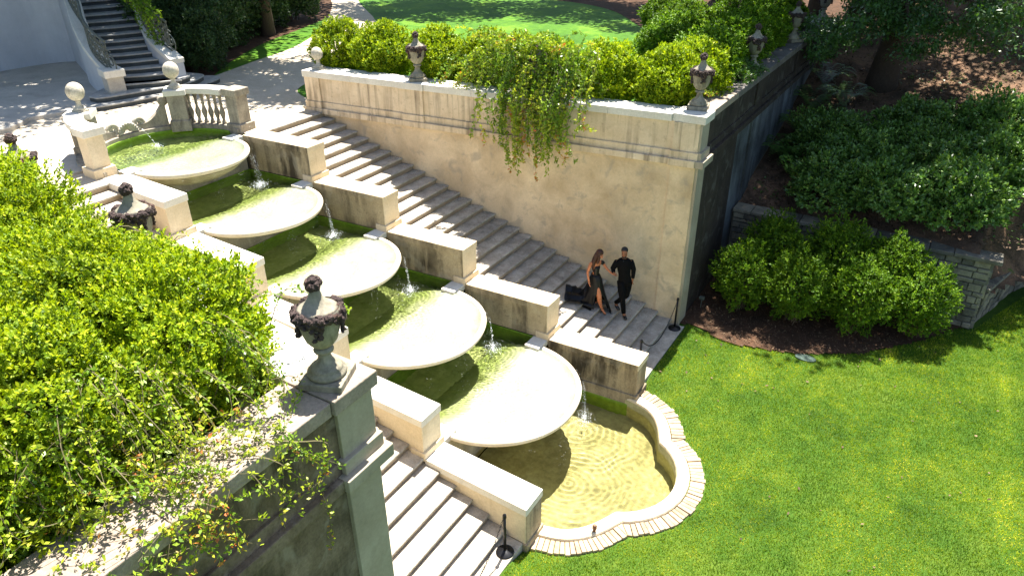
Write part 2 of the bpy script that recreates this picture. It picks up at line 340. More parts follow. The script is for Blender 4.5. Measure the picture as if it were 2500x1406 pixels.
def flat(name,pts,z,mat,kind='structure'):
    b=MB(); b.v=[(p[0],p[1],z) for p in pts]; a=sum(pts[i][0]*pts[(i+1)%len(pts)][1]-pts[(i+1)%len(pts)][0]*pts[i][1] for i in range(len(pts)))
    b.f=[tuple(range(len(pts))) if a>0 else tuple(range(len(pts)-1,-1,-1))]
    o=link(name,b.mesh(name),None,mat); return tag(o,kind=kind)
def smooth_poly(pts,n=6,closed=False):
    out=[]; m=len(pts); P=[Vector((*p,0)) if len(p)==2 else Vector(p) for p in pts]
    rng=range(m if closed else m-1)
    for i in rng:
        p0=P[(i-1)%m] if closed or i>0 else P[0]*2-P[1]; p1=P[i]; p2=P[(i+1)%m]; p3=P[(i+2)%m] if closed or i<m-2 else P[-1]*2-P[-2]
        for k in range(n):
            t=k/n; out.append(.5*((2*p1)+(-p0+p2)*t+(2*p0-5*p1+4*p2-p3)*t*t+(-p0+3*p1-3*p2+p3)*t**3))
    if not closed: out.append(P[-1])
    return out
# ---------------------------------------------------------------- ground
# lower basin outline (inner edge of the coping), then coping and brick bands
half=[(11.06,2.18),(11.28,2.14),(11.7,2.0),(12.03,1.67),(12.31,1.13)]
lobe=[(11.78+1.25*math.cos(a),1.25*math.sin(a)) for a in np.linspace(math.atan2(1.13,.53),-math.atan2(1.13,.53),15)]
side=[(p.x,p.y) for p in smooth_poly(half,4)]
INNER=side[:-1]+[(12.31,1.13)]+lobe[1:-1]+[(12.31,-1.13)]+[(x,-y) for x,y in side[:-1]][::-1]
def offset(poly,d):
    out=[]
    for i,p in enumerate(poly):
        a=Vector(poly[max(i-1,0)]); b=Vector(poly[min(i+1,len(poly)-1)]); t=(b-a).normalized(); n=Vector((-t.y,t.x))
        if n.dot(Vector(p)-Vector((10.9,0)))<0: n=-n
        out.append((p[0]+n.x*d,p[1]+n.y*d))
    return out
COP=offset(INNER,.27); BRK=offset(INNER,.58)
def inpoly(x,y,poly):
    c=False; n=len(poly)
    for i in range(n):
        x1,y1=poly[i]; x2,y2=poly[(i+1)%n]
        if (y1>y)!=(y2>y) and x<(x2-x1)*(y-y1)/(y2-y1)+x1: c=not c
    return c
POOLHOLE=[(11.0,2.2)]+[(x,y) for x,y in offset(INNER,.12)]+[(11.0,-2.2)]
BED=[(11.0,5.75),(11.27,5.87),(12.63,5.80),(14.08,6.19),(15.42,7.0),(16.7,8.43),(17.39,9.5),(17.6,9.75),(11.0,9.75)]
hsheet('lower_lawn',(11.02,19),(-16,9.8),150,430,lawnz,M_['lawn'],lambda x,y: not inpoly(x,y,POOLHOLE))
hsheet('lawn_corner',(17.6,24),(9.7,18),50,60,lambda x,y: lawnz(x,y)-.004,M_['lawn'],lambda x,y: x>17.75+(y-10)*.33)
flat('distant_lawn',[(18.99,-90),(150,-90),(150,9.75),(18.99,9.75)],-.21,M_['lawn'])
flat('lawn_beyond',[(11.02,-90),(18.99,-90),(18.99,-16),(11.02,-16)],-.2,M_['lawn'])
hsheet('mulch_bed',(11.02,17.8),(5.7,9.78),70,46,lambda x,y: lawnz(x,y)+.035+.03*mnoise.noise(Vector((x*3,y*3,0))),M_['mulch'],lambda x,y: inpoly(x,y,BED))
def woodz2(x,y):
    if x<17.6: return woodz(x,y)
    d=(y-(10.25+(x-17.9)*1.75))/2.0; return .78+(woodz(x,y)-.78)*sm(0,1.5,d)
hsheet('woodland_floor',(11.02,44),(9.9,80),150,190,woodz2,M_['woods'],lambda x,y: not(x>17.9 and y<10.05+(x-17.9)*1.75) and not (x>17.6 and y<10.15))
flat('upper_lawn',[(-90,W(-.2)+.3),(-.2,W(-.2)+.3),(10.6,W(10.6)+.3),(11.0,21.2),(11.0,110),(-90,110)],4.5,M_['lawnfar'])
flat('upper_lawn_near',[(-90,-W(-.2)-.3),(-.2,-W(-.2)-.3),(10.6,-W(10.6)-.3),(11.0,-21.2),(11.0,-110),(-90,-110)],4.5,M_['lawnfar'])
HOLE=[(-.2,-1.85)]+[(-.82+1.85*math.cos(a),1.85*math.sin(a)) for a in np.linspace(-PI/2,-PI*3/2,40)]+[(-.2,1.85)]
flat('plaza_base',[(-90,-W(-.2)-.3),(-.2,-W(-.2)-.3)]+HOLE+[(-.2,W(-.2)+.3),(-90,W(-.2)+.3)],4.5,M_['gravel'])
pathL=[(-6.2,4.3),(-6.42,5.35),(-7.2,8.1),(-7.9,10.8),(-9.6,14.0),(-12.0,17.1),(-17,22.5),(-30,34)]
pathR=[(-28,36),(-15.7,23.3),(-9.1,17.4),(-6.2,13.2),(-4.2,9.6),(-3.1,7.0),(-2.3,5.7),(-.25,4.9),(-.2,-5),(-3,-6.5),(-6,-9),(-8,-14),(-13,-14),(-13,4.3)]
flat('gravel_path',[(p.x,p.y) for p in smooth_poly(pathL,4)]+[(p.x,p.y) for p in smooth_poly(pathR[:8],4)]+HOLE[::-1]+pathR[8:],4.508,M_['gravel'])
bedL=[(-6.4,5.4),(-7.2,6.6),(-8.8,9.1),(-10.0,11.6),(-11.2,14.9),(-13.5,19),(-22,26),(-34,24),(-30,8),(-14,5),(-8,4.6)]
flat('shrub_bed',[(p.x,p.y) for p in smooth_poly(bedL,3,True)],4.504,M_['mulch'])
lawnstrip=[(-6.9,6.4),(-7.3,8.0),(-7.95,10.5),(-9.5,13.6),(-10.4,14.9),(-9.7,13.2),(-8.7,11.1),(-8.1,9.2)]
backbed=[(-34,38),(-14.9,30),(-5.5,28.4),(-1.25,26.8),(1.7,23.6),(4.3,20.0),(6.5,16.5),(8,13),(11,12),(11,80),(-34,80)]
flat('pine_straw_bed',[(p.x,p.y) for p in smooth_poly(backbed[:8],4)]+backbed[8:],4.506,M_['mulch'])
# raised stone apron in front of the grand stair
ap=[(-6.0,1.5),(-6.12,.5),(-6.35,-.1),(-6.5,-.55),(-6.25,-.85),(-5.95,-1.3),(-5.9,-1.9),(-6.3,-4),(-8,-7),(-14.5,-7),(-14.5,5.2),(-7.5,5.2),(-6.6,4.6)]
flat_ap=MB().prism(ap,4.45,4.64).build('stone_apron',M_['apron'],bev=.03); tag(flat_ap,kind='structure')
# ---------------------------------------------------------------- retaining walls
def slab(b,s,x0,x1,o0,o1,z0,z1):
    b.prism([(x0,s*(Wd(s,x0)+o0)),(x1,s*(Wd(s,x1)+o0)),(x1,s*(Wd(s,x1)+o1)),(x0,s*(Wd(s,x0)+o1))],z0,z1); return b
def fbox(b,s,x0,x1,y0,y1,z0,z1): return b.box(x0,x1,min(s*y0,s*y1),max(s*y0,s*y1),z0,z1)
PX=[(-.55,-.02),(2.80,3.48),(6.42,7.08),(10.38,11.04)]
for s in (1,-1):
    R=thing('retaining_wall','tall tan stucco retaining wall beside the far flight, its long side face stained black' if s>0 else 'near black-stained retaining wall with grey-green corner pilaster at the bottom left','wall',(0,0,0))
    fw='wall' if s>0 else 'cream'; fp='parapet' if s>0 else 'cream'
    slab(MB(),s,-.55,10.98,0,.55,-.3,4.44).build('wall_face',M_[fw],R)
    slab(MB(),s,-.52,10.98,0,.55,4.62,5.47).build('parapet',M_[fp],R)
    for (a,b_) in ((-.62,10.98),): slab(MB(),s,a,b_,-.12,.56,4.44,4.6).build('cornice',M_[fp],R,bev=.012)
    slab(MB(),s,-.58,10.99,-.04,.555,4.598,4.78).build('base_band',M_[fp],R,bev=.01)
    # coping in lengths, joints showing
    xc=[-.6,1.1,2.74,3.54,5.0,6.38,7.12,8.75,10.32]
    for a,c in zip(xc[:-1],xc[1:]):
        k=.03 if (c-a)<.9 else 0
        slab(MB(),s,a+.003,c-.003,-.07-k,.64,5.47,5.65+k*.3).build('coping_stone',M_['cap'],R,bev=.012)
    for (a,b_) in PX:
        slab(MB(),s,a,min(b_,11.0),-.05,.1,4.78,5.47).build('pilaster',M_[fp],R,bev=.008)
        slab(MB(),s,a-.03,min(b_,11.0)+.03,-.09,.1,4.6,4.785).build('pilaster_base',M_[fp],R,bev=.008)
    slab(MB(),s,10.38,10.99,-.035,.1,-.3,4.44).build('corner_strip',M_[fw],R,bev=.008)
    slab(MB(),s,10.36,10.99,-.155,.1,4.43,4.603).build('cornice_break',M_[fp],R,bev=.01)
    # face looking down the garden
    yl=Wd(s,11)+.0; yE=21.3
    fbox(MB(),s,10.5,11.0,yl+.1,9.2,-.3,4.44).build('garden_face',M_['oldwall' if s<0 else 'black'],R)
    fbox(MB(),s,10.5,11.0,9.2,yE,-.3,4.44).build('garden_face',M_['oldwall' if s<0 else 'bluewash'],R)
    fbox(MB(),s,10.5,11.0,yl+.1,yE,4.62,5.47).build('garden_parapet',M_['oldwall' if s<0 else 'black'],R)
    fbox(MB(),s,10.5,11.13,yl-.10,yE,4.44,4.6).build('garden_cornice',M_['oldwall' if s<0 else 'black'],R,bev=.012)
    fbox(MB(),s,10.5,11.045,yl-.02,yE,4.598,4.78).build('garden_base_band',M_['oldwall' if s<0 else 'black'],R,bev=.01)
    ys=[yl+.61,8.4,10.4,11.35,13.4,15.4,16.35,18.5,20.4,21.4]
    for a,c in zip(ys[:-1],ys[1:]):
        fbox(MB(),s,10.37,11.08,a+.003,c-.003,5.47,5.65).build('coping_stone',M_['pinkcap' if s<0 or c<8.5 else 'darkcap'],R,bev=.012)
    cg='greenstone'
    fbox(MB(),s,10.32,11.12,yl-.08,yl+.60,5.47,5.665).build('corner_cap',M_['cap' if s>0 else 'pinkcap'],R,bev=.015)
    fbox(MB(),s,10.9,11.05,yl-.03,yl+.52,4.78,5.47).build('corner_pilaster',M_[cg],R,bev=.01)
    fbox(MB(),s,10.9,11.11,yl-.07,yl+.57,4.6,4.79).build('corner_pilaster_base',M_[cg],R,bev=.01)
    fbox(MB(),s,10.9,11.2,yl-.13,yl+.64,4.43,4.606).build('corner_cornice',M_[cg],R,bev=.012)
    fbox(MB(),s,10.9,11.06,yl-.015,yl+.52,-.3,4.43).build('corner_buttress',M_[cg],R,bev=.01)
    for yc in (10.88,15.88,20.85):
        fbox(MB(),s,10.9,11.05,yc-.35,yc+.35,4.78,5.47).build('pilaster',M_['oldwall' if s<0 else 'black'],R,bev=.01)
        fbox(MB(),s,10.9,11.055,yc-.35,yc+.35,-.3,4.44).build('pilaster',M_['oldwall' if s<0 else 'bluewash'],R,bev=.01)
# ---------------------------------------------------------------- the two flights of stairs
for s in (1,-1):
    R=thing('stone_staircase','far flight of pale stone steps the couple is walking down' if s>0 else 'near flight of sunlit stone steps below the dark urn','stairs')
    for i in range(1,31):
        x1=(i-1)*T; x0=x1-T-.02 if i>1 else -.55; z=(31-i)*RS
        j=random.uniform(-.004,.004)
        MB().prism([(x0,s*yo(x0)),(x1+.025,s*yo(x1)),(x1+.025,s*(Wd(s,x1)-.002)),(x0,s*(Wd(s,x0)-.002))],z-.055,z+j).build('tread',M_['step'],R,bev=.02)
        MB().prism([(x0,s*yo(x0)),(x1-.012,s*yo(x1)),(x1-.012,s*(Wd(s,x1)-.003)),(x0,s*(Wd(s,x0)-.003))],z-RS-.02,z-.055).build('riser',M_['riser'],R)
    MB().prism([(10.8,s*yo(10.8)),(11.23,s*yo(11.2)),(11.23,s*(Wd(s,11.2)-.03)),(10.8,s*(Wd(s,10.8)-.005))],-.2,0).build('landing_slab',M_['step'],R,bev=.015)
    b=MB(); b.prism([(-.5,s*yo(-.5)),(10.7,s*yo(10.7)),(10.7,s*Wd(s,10.7)),(-.5,s*Wd(s,-.5))],-.4,[4.1,-.35,-.35,4.1] if s>0 else [4.1,-.35,-.35,4.1])
# ---------------------------------------------------------------- cascade fountain
FN=thing('cascade_fountain','five tiered stone cascade of overflowing round bowls between stepped cheek walls','fountain')
BR=[1.53,1.61,1.67,1.75,1.88]
def xcn(k): return xs(k)-.15
def zr(k): return zt(k)-.06
for s in (1,-1):
    for k in range(5):
        a,b_=xs(k)-.02,xe(k); z=zt(k); zb=z-.914-.02 if k<4 else -.5
        fi=(lambda x: yi(x)); 
        mt='cream' if s<0 else 'stained'
        def pr(x0,x1,o0,o1,z0,z1,nm,m,bev=.01):
            return MB().prism([(x0,s*(yi(x0)-o0)),(x1,s*(yi(x1)-o0)),(x1,s*(yo(x1)+o1)),(x0,s*(yo(x0)+o1))],z0,z1).build(nm,M_[m],FN,bev=bev)
        # inner face skin (weathered) and main body are separate stones
        if s>0:
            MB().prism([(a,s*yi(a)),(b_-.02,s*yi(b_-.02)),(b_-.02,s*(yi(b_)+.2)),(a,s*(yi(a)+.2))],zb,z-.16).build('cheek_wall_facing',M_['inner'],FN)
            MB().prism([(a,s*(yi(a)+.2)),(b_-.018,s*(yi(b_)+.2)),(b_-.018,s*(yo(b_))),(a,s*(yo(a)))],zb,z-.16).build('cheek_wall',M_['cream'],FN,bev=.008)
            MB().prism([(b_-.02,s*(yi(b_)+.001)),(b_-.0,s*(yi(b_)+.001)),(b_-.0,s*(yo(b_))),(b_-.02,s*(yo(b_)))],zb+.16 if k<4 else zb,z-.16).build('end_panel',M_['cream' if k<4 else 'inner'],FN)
        else:
            MB().prism([(a,s*yi(a)),(b_,s*yi(b_)),(b_,s*yo(b_)),(a,s*yo(a))],zb,z-.16).build('cheek_wall',M_['cream'],FN,bev=.01)
            if k==4: MB().prism([(b_-.02,s*(yi(b_)+.01)),(b_+.012,s*(yi(b_)+.01)),(b_+.012,s*(yo(b_)-.01)),(b_-.02,s*(yo(b_)-.01))],zb,z-.17).build('end_panel',M_['inner'],FN)
        # capping stone and plinth
        cp=MB().prism([(a,s*(yi(a)-.02)),(b_+.02,s*(yi(b_)-.02)),(b_+.02,s*(yo(b_)+.02)),(a,s*(yo(a)+.02))],z-.165,z)
        cp.build('cheek_cap',M_['cap' if s<0 else 'cream'],FN,bev=.012)
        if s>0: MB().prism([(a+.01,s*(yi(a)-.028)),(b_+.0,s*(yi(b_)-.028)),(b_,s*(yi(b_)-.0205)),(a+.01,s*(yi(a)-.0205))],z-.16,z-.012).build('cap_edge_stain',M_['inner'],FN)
        pz=(zt(k)-.914) if k<4 else .12
        if k<4: MB().prism([(b_-.3,s*(yi(b_)-.035)),(b_+.045,s*(yi(b_)-.035)),(b_+.045,s*(yo(b_)+.035)),(b_-.3,s*(yo(b_)+.035))],pz-.05,pz+.14).build('cheek_plinth',M_['cream'],FN,bev=.01)
        else: MB().prism([(a,s*(yi(a)-.035)),(b_+.045,s*(yi(b_)-.035)),(b_+.045,s*(yo(b_)+.03)),(a,s*(yo(a)+.03))],-.5,.0).build('cheek_plinth',M_['inner'],FN,bev=.01)
for k in range(5):
    xc=xcn(k); R=BR[k]; z=zr(k); zpool=z-.62
    # cross dam between the cheek walls, thick slab tops at each side
    x0=xs(k)-.40; x1=xs(k)-.02; op=R-.22
    for s in (1,-1):
        MB().prism([(x0,s*op),(x1,s*op),(x1,s*(yi(x1)-.001)),(x0,s*(yi(x0)-.001))],z-.10,z+.035).build('weir_slab',M_['cap'],FN,bev=.01)
    lo=-.55 if k==4 else z-1.75
    b=MB(); b.box(x0+.02,x1-.02,-yi(x0)+.01,yi(x0)-.01,lo,z-.30)
    for s in (1,-1): b.box(x0+.02,x1-.02,min(s*op,s*(yi(x0)-.01)),max(s*op,s*(yi(x0)-.01)),z-.31,z-.10)
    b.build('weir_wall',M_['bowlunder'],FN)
    # bowl: half round dish, lip and underside
    prof=[(.0,z-.16),(R*.35,z-.145),(R*.62,z-.10),(R*.82,z-.05),(R-.13,z-.035),(R-.115,z+.006),(R-.09,z+.012),(R-.045,z+.012),(R-.012,z-.01),(R,z-.05),(R-.015,z-.10),(R-.06,z-.13)]
    na=56; b=MB(); m=len(prof)
    for i in range(na+1):
        a=-PI/2-.06+(PI+.12)*i/na
        wob=1+.006*math.sin(5*a+k)
        for r,zz in prof: b.v.append((xc+r*math.cos(a)*wob,r*math.sin(a),zz))
    for i in range(na):
        for j in range(m-1): b.f.append((i*m+j,(i+1)*m+j,(i+1)*m+j+1,i*m+j+1))
    bo=b.build('bowl',M_['bowl'],FN,smooth=True)
    # the wet inside reads separately from the lip
    bo.data.materials.append(M_['dish'])
    for p in bo.data.polygons:
        if max((bo.data.vertices[v].co.xy-Vector((xc,0))).length for v in p.vertices)<R-.09: p.material_index=1
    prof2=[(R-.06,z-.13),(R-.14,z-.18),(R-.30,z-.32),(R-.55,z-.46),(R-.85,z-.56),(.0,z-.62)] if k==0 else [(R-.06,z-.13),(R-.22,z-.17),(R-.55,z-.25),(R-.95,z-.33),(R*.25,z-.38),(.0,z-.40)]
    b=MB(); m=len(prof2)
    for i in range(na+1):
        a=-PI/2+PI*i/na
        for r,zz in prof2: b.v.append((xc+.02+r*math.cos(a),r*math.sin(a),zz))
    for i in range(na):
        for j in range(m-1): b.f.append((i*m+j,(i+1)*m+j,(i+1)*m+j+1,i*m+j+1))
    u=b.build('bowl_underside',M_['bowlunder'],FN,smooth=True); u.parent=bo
    # sloping apron leading up from the pool floor to the bowl
    b=MB(); ny_,nx_=24,10; xw=xc-1.1 if k else xc-1.2
    def fz(d,y):
        r=abs(y)/R
        zz=np.interp(abs(y),[0,R*.35,R*.62,R*.82,R-.10],[z-.16,z-.145,z-.10,z-.05,z-.03])
        return float(zz-.46*min(1,d/1.1)**1.5)
    for i in range(nx_+1):
        for j in range(ny_+1):
            d=1.1*i/nx_; y=-(R-.14)+2*(R-.14)*j/ny_; b.v.append((xc+.01-d,y,fz(d,y)))
    for i in range(nx_):
        for j in range(ny_): b.f.append((i*(ny_+1)+j,(i+1)*(ny_+1)+j,(i+1)*(ny_+1)+j+1,i*(ny_+1)+j+1))
    ao=b.build('bowl_apron',M_['apron_wet'],FN,smooth=True); at_=ao.data.attributes.new('depth','FLOAT','POINT')
    at_.data.foreach_set('value',np.array([min(1,max(0,(xc-v.co.x)/.8)) for v in ao.data.vertices],np.float32))
    # pool upstream of this bowl: floor + algae linings + water
    if k:
        xa=xs(k-1)-.03; xb=xs(k)-.38
        MB().prism([(xa,-yi(xa)-.02),(xb,-yi(xb)-.02),(xb,yi(xb)+.02),(xa,yi(xa)+.02)],zpool-.1,zpool).build('pool_floor',M_['algae'],FN)
        for s in (1,-1):
            MB().prism([(xa,s*(yi(xa)-.025)),(xb,s*(yi(xb)-.025)),(xb,s*(yi(xb)+.003)),(xa,s*(yi(xa)+.003))],zpool,z+.02).build('pool_lining',M_['algaewall'],FN)
        MB().box(xa-.0,xa+.03,-yi(xa)+.02,yi(xa)-.02,zpool,z+.015).build('pool_lining',M_['algaewall'],FN)
        outl=[(xa+.031,-yi(xa)+.026),(xb+.0,-yi(xb)+.026),(xb,-op+.0)]
    else:
        outl=None
    def ins(x,y):
        if x>xc: return math.hypot(x-xc,y)<R-.075
        if abs(y)<op-.02 and x>x0-.05: return True
        if k: return xa+.0<x<xb+.01 and abs(y)<yi(x)-.0
        return x<x0+.02 and (abs(y)<1.76 if x>-.82 else math.hypot(x+.82,y)<1.77)
    src=[(xcn(k-1)+(BR[k-1]+.14)*.78,(BR[k-1]+.14)*.62,.11,1.3),(xcn(k-1)+BR[k-1]+.1,-.2,.09,.6)] if k else [(-1.5,.02,.12,1.2)]
    water_sheet('fountain_water','water' if k else 'water0',z-.006,((xa if k else -2.6),xc+R),(-2.3,2.3),ins,src,.0036,.072,.018,lambda x,y: 1-sm(R-.30,R-.14,math.hypot(max(0,x-xc),y)) if x>xc-.05 else 1)
# upper round basin
b=MB(); b.prism([(-.4,-1.8),(-.4,1.8)]+[(-.82+1.8*math.cos(a),1.8*math.sin(a)) for a in np.linspace(PI/2,3*PI/2,40)],zr(0)-.66,zr(0)-.56); b.build('pool_floor',M_['algae'],FN)
def ring(b,c,r0,r1,a0,a1,z0,z1,n=36):
    A=np.linspace(a0,a1,n+1); m=4
    for a in A:
        ca,sa=math.cos(a),math.sin(a)
        b.v+=[(c[0]+r0*ca,c[1]+r0*sa,z0),(c[0]+r1*ca,c[1]+r1*sa,z0),(c[0]+r1*ca,c[1]+r1*sa,z1),(c[0]+r0*ca,c[1]+r0*sa,z1)]
    n0=len(b.v)-4*(n+1)
    for i in range(n):
        for j in range(4): b.f.append((n0+i*4+j,n0+i*4+(j+1)%4,n0+(i+1)*4+(j+1)%4,n0+(i+1)*4+j))
    b.f.append((n0,n0+3,n0+2,n0+1)); e=n0+4*n; b.f.append((e,e+1,e+2,e+3)); return b
C0=(-.82,0)
ring(MB(),C0,1.745,1.80,PI/2,3*PI/2,zr(0)-.6,zr(0)+.05).build('pool_lining',M_['algaewall'],FN)
# lower basin
po=[(8.9,yi(8.9)-.03),(11.28,2.16)]+[p for p in INNER if p[0]>11.3]+[(11.28,-2.16),(8.9,-yi(8.9)+.03)]
MB().prism(offset(po,.02),-.95,-.85).build('pool_floor',M_['yellowfloor'],FN)
def band(poly_in,poly_out,z0,z1,name,mat,bev=0.03,par=FN):
    b=MB(); n=len(poly_in)
    for p,q in zip(poly_in,poly_out):
        b.v+=[(p[0],p[1],z0),(q[0],q[1],z0),(q[0],q[1],z1),(p[0],p[1],z1)]
    for i in range(n-1):
        for j in range(4): b.f.append((i*4+j,i*4+(j+1)%4,(i+1)*4+(j+1)%4,(i+1)*4+j))
    b.f.append((0,3,2,1)); e=4*(n-1); b.f.append((e,e+1,e+2,e+3))
    return b.build(name,M_[mat],par,bev=bev)
band(INNER,offset(INNER,.04),-.9,-.16,'basin_lining','yellowfloor',0)
band(offset(INNER,.005),COP,-.3,-.09,'basin_coping','cream',.06)
for s in (1,-1):
    MB().prism([(8.9,s*(yi(8.9)-.03)),(11.3,s*(yi(11.3)-.05)),(11.3,s*(yi(11.3)+.003)),(8.9,s*(yi(8.9)+.003))],-.9,-.28).build('basin_lining',M_['algaewall'],FN)
BASIN=[(8.9,yi(8.9)),(11.28,yi(11.28))]+[p for p in INNER if p[0]>11.3]+[(11.28,-yi(11.28)),(8.9,-yi(8.9))]
water_sheet('lower_basin_water','water5',-.34,(8.9,13.1),(-2.25,2.25),lambda x,y: inpoly(x,y,BASIN) if x<11.0 else inpoly(x,y,offset(BASIN,.03)),[(xcn(4)+2.02*.78,2.02*.62,.16,.9),(xcn(4)+2.05,-.3,.14,.7)],.0040,.17,.03)
# brick edging, every brick a part
BE=thing('brick_edging','row of tan bricks laid round the outside of the lower basin coping','edging')
path=[Vector((*p,0)) for p in offset(INNER,.285)]; path2=[Vector((*p,0)) for p in offset(INNER,.57)]
L=[0]
for i in range(1,len(path)): L.append(L[-1]+(path2[i]-path2[i-1]).length)
def at(pth,d):
    for i in range(1,len(L)):
        if d<=L[i]: return pth[i-1].lerp(pth[i],(d-L[i-1])/(L[i]-L[i-1]))
    return pth[-1]
d=0.0
while d<L[-1]-.1:
    wd=random.uniform(.098,.112); a,b_=at(path,d+.005),at(path,d+wd-.007); c,e=at(path2,d+.005),at(path2,d+wd-.007)
    j=random.uniform(-.02,.02); dz=random.uniform(-.012,.012); n=(c-a)*(j/.3)
    MB().prism([(a.x,a.y),(b_.x,b_.y),(e.x+n.x,e.y+n.y),(c.x+n.x,c.y+n.y)],-.26,-.135+dz).build('brick',M_['brick'],BE,bev=.01)
    d+=wd
for o in list(FN.children):
    if o.name.split('.')[0] in ('pool_floor','pool_lining','basin_lining','bowl','bowl_apron'): o.cycles.is_caustics_receiver=True
# ---------------------------------------------------------------- round balustrade of the upper basin
baluster_prof=[(.06,0),(.06,.05),(.045,.06),(.05,.08),(.035,.10),(.055,.17),(.075,.24),(.07,.29),(.045,.36),(.032,.42),(.045,.45),(.045,.47),(.03,.49),(.04,.58),(.05,.62),(.06,.64),(.06,.70)]
Zb=4.62
def pol(r,a): return (C0[0]+r*math.cos(a),C0[1]+r*math.sin(a))
for s in (1,-1):
    R=thing('balustrade','curved stone balustrade on the far side of the round upper basin' if s>0 else 'curved stone balustrade on the near side of the round upper basin, facing the gravel','balustrade')
    A=lambda d: s*math.radians(d)
    a0,a1=sorted((A(94),A(134)))
    ring(MB(),C0,1.78,2.18,min(A(78),A(180)),max(A(78),A(180)),4.3,Zb,30).build('base_course',M_['bal'],R,bev=.015)
    ring(MB(),C0,1.76,2.17,a0,a1,5.45,5.61,16).build('hand_rail',M_['cap'],R,bev=.02)
    # seven turned balusters
    for i in range(6):
        aa=A(100.5+i*5.4); x,y=pol(1.96,aa)
        MB().lathe([(r,z*1.19) for r,z in baluster_prof],(x,y,Zb+.0),14).build('baluster',M_['bal'],R,smooth=True)
    # end pier
    mt='cream' if s<0 else 'bal'
    def rot(cx,cy,hx,hy,a):
        return [(cx+dx*hx*math.cos(a)-dy*hy*math.sin(a),cy+dx*hx*math.sin(a)+dy*hy*math.cos(a)) for dx,dy in ((-1,-1),(1,-1),(1,1),(-1,1))]
    ec=(-.65,s*2.05)
    MB().prism(rot(*ec,.20,.20,s*.06),4.5,5.47).build('end_pier',M_[mt],R,bev=.012)
    MB().prism(rot(*ec,.265,.265,s*.06),4.48,4.72).build('end_pier_base',M_[mt],R,bev=.015)
    MB().prism(rot(*ec,.255,.255,s*.06),5.46,5.64).build('end_pier_cap',M_['cap' if s<0 else 'bal'],R,bev=.015)
    bc=(-2.18,s*1.33); ba=s*math.radians(137)
    MB().prism(rot(*bc,.26,.22,ba),4.5,5.46).build('ball_pier',M_['bal'],R,bev=.012)
    MB().prism(rot(*bc,.30,.26,ba),4.48,4.78).build('ball_pier_base',M_['bal'],R,bev=.015)
    MB().prism(rot(*bc,.31,.28,ba),5.45,5.60).build('ball_pier_cap',M_['cap'],R,bev=.015)
    # concave scroll bracket falling from the ball pier to the low back wall
    b=MB(); n=20; prof=[]
    for i in range(n+1):
        t=i/n; a=A(146+24*t); h=.14+.62*(1-t)**2.6
        for r in (1.90,2.10):
            x,y=pol(r-.04,a); b.v+=[(x,y,Zb),(x,y,Zb+h)]
    for i in range(n):
        o=i*4; p=o+4
        b.f+=[(o,o+1,p+1,p),(o+2,p+2,p+3,o+3),(o+1,o+3,p+3,p+1)]
    b.f+=[(0,2,3,1),(4*n,4*n+1,4*n+3,4*n+2)]
    b.build('scroll_bracket',M_['bal'],R)
    x,y=pol(2.0,A(147)); b=MB(); b.lathe([(.001,-.13),(.11,-.13),(.13,-.11),(.13,.11),(.11,.13),(.001,.13)],(0,0,0),20,False)
    o=b.build('volute',M_['bal'],R,smooth=True); o.location=(x,y,5.28); o.rotation_euler=(PI/2,0,A(147)+PI/2)
R=thing('shell_ornament','carved stone shell flanked by two scrolls on the low back wall of the basin','ornament',(C0[0]-1.93,0,Zb+.02))
b=MB(); nr=11
for i in range(nr*4+1):
    t=i/(nr*4); a=PI*t
    for j in range(6):
        r=.05+.20*j/5; rid=.02*math.cos(a*nr*2)*(j/5)
        b.v.append((.06+.10*math.sin(j/5*PI*.6)+rid, -r*math.cos(a)*1.15, r*math.sin(a)*1.05+.02))
for i in range(nr*4):
    for j in range(5): b.f.append((i*6+j,(i+1)*6+j,(i+1)*6+j+1,i*6+j+1))
o=b.build('shell',M_['ball'],R,smooth=True); sd=o.modifiers.new('s','SOLIDIFY'); sd.thickness=.05
for s in (1,-1):
    pts=[]; 
    for i in range(40):
        t=i/39; a=t*2.2*2*PI; r=.15*(1-t)+.015; pts.append((.06,s*(.36+r*math.cos(a)),.15+r*math.sin(a)))
    MB().tube(pts,[.055*(1-.5*i/39) for i in range(40)],7).build('scroll',M_['ball'],R,smooth=True)
    pts=[(.05,s*(.50+.35*t),.14*(1-t)**1.5+.03) for t in np.linspace(0,1,8)]
    MB().tube(pts,[.07*(1-.5*t) for t in np.linspace(0,1,8)],7).build('scroll_tail',M_['ball'],R,smooth=True)
for s in (1,-1):
    aa,bb_=sorted((s*math.radians(98),s*math.radians(172)))
    ring(MB(),C0,2.1,2.62,aa,bb_,4.4,4.565,30).build('foot_slab',M_['apron'],FN,bev=.02)
# ---------------------------------------------------------------- ball finials and urns
def ballf(loc,r,label,ped=.36,m='ball'):
    R=thing('ball_finial',label,'finial',loc,group='stone balls standing on piers'); R.scale=(.72,.72,.78)
    MB().box(-.2,.2,-.2,.2,0,.07).build('plinth',M_[m],R,bev=.012)
    MB().lathe([(.19,.07),(.2,.10),(.18,.13),(.15,.145),(.09,.2),(.07,.28),(.085,.32),(.11,.34)],n=20).build('pedestal',M_[m],R,smooth=True)
    b=MB(); nn=16
    prof=[(max(.001,r*math.sin(PI*i/nn)),.33+r-r*math.cos(PI*i/nn)) for i in range(nn+1)]
    MB().lathe(prof,n=28,caps=False,jit=.004).build('ball',M_[m],R,smooth=True)
ballf((-2.14,-1.31,5.60),.285,'weathered stone ball on the near pier of the basin balustrade, leftmost ball')
ballf((-2.14,1.31,5.60),.285,'large stone ball on the far basin pier, in front of dark evergreens')
ballf((-.25,W(-.25)+.27,5.65),.235,'smaller stone ball at the upper end of the long tan parapet')
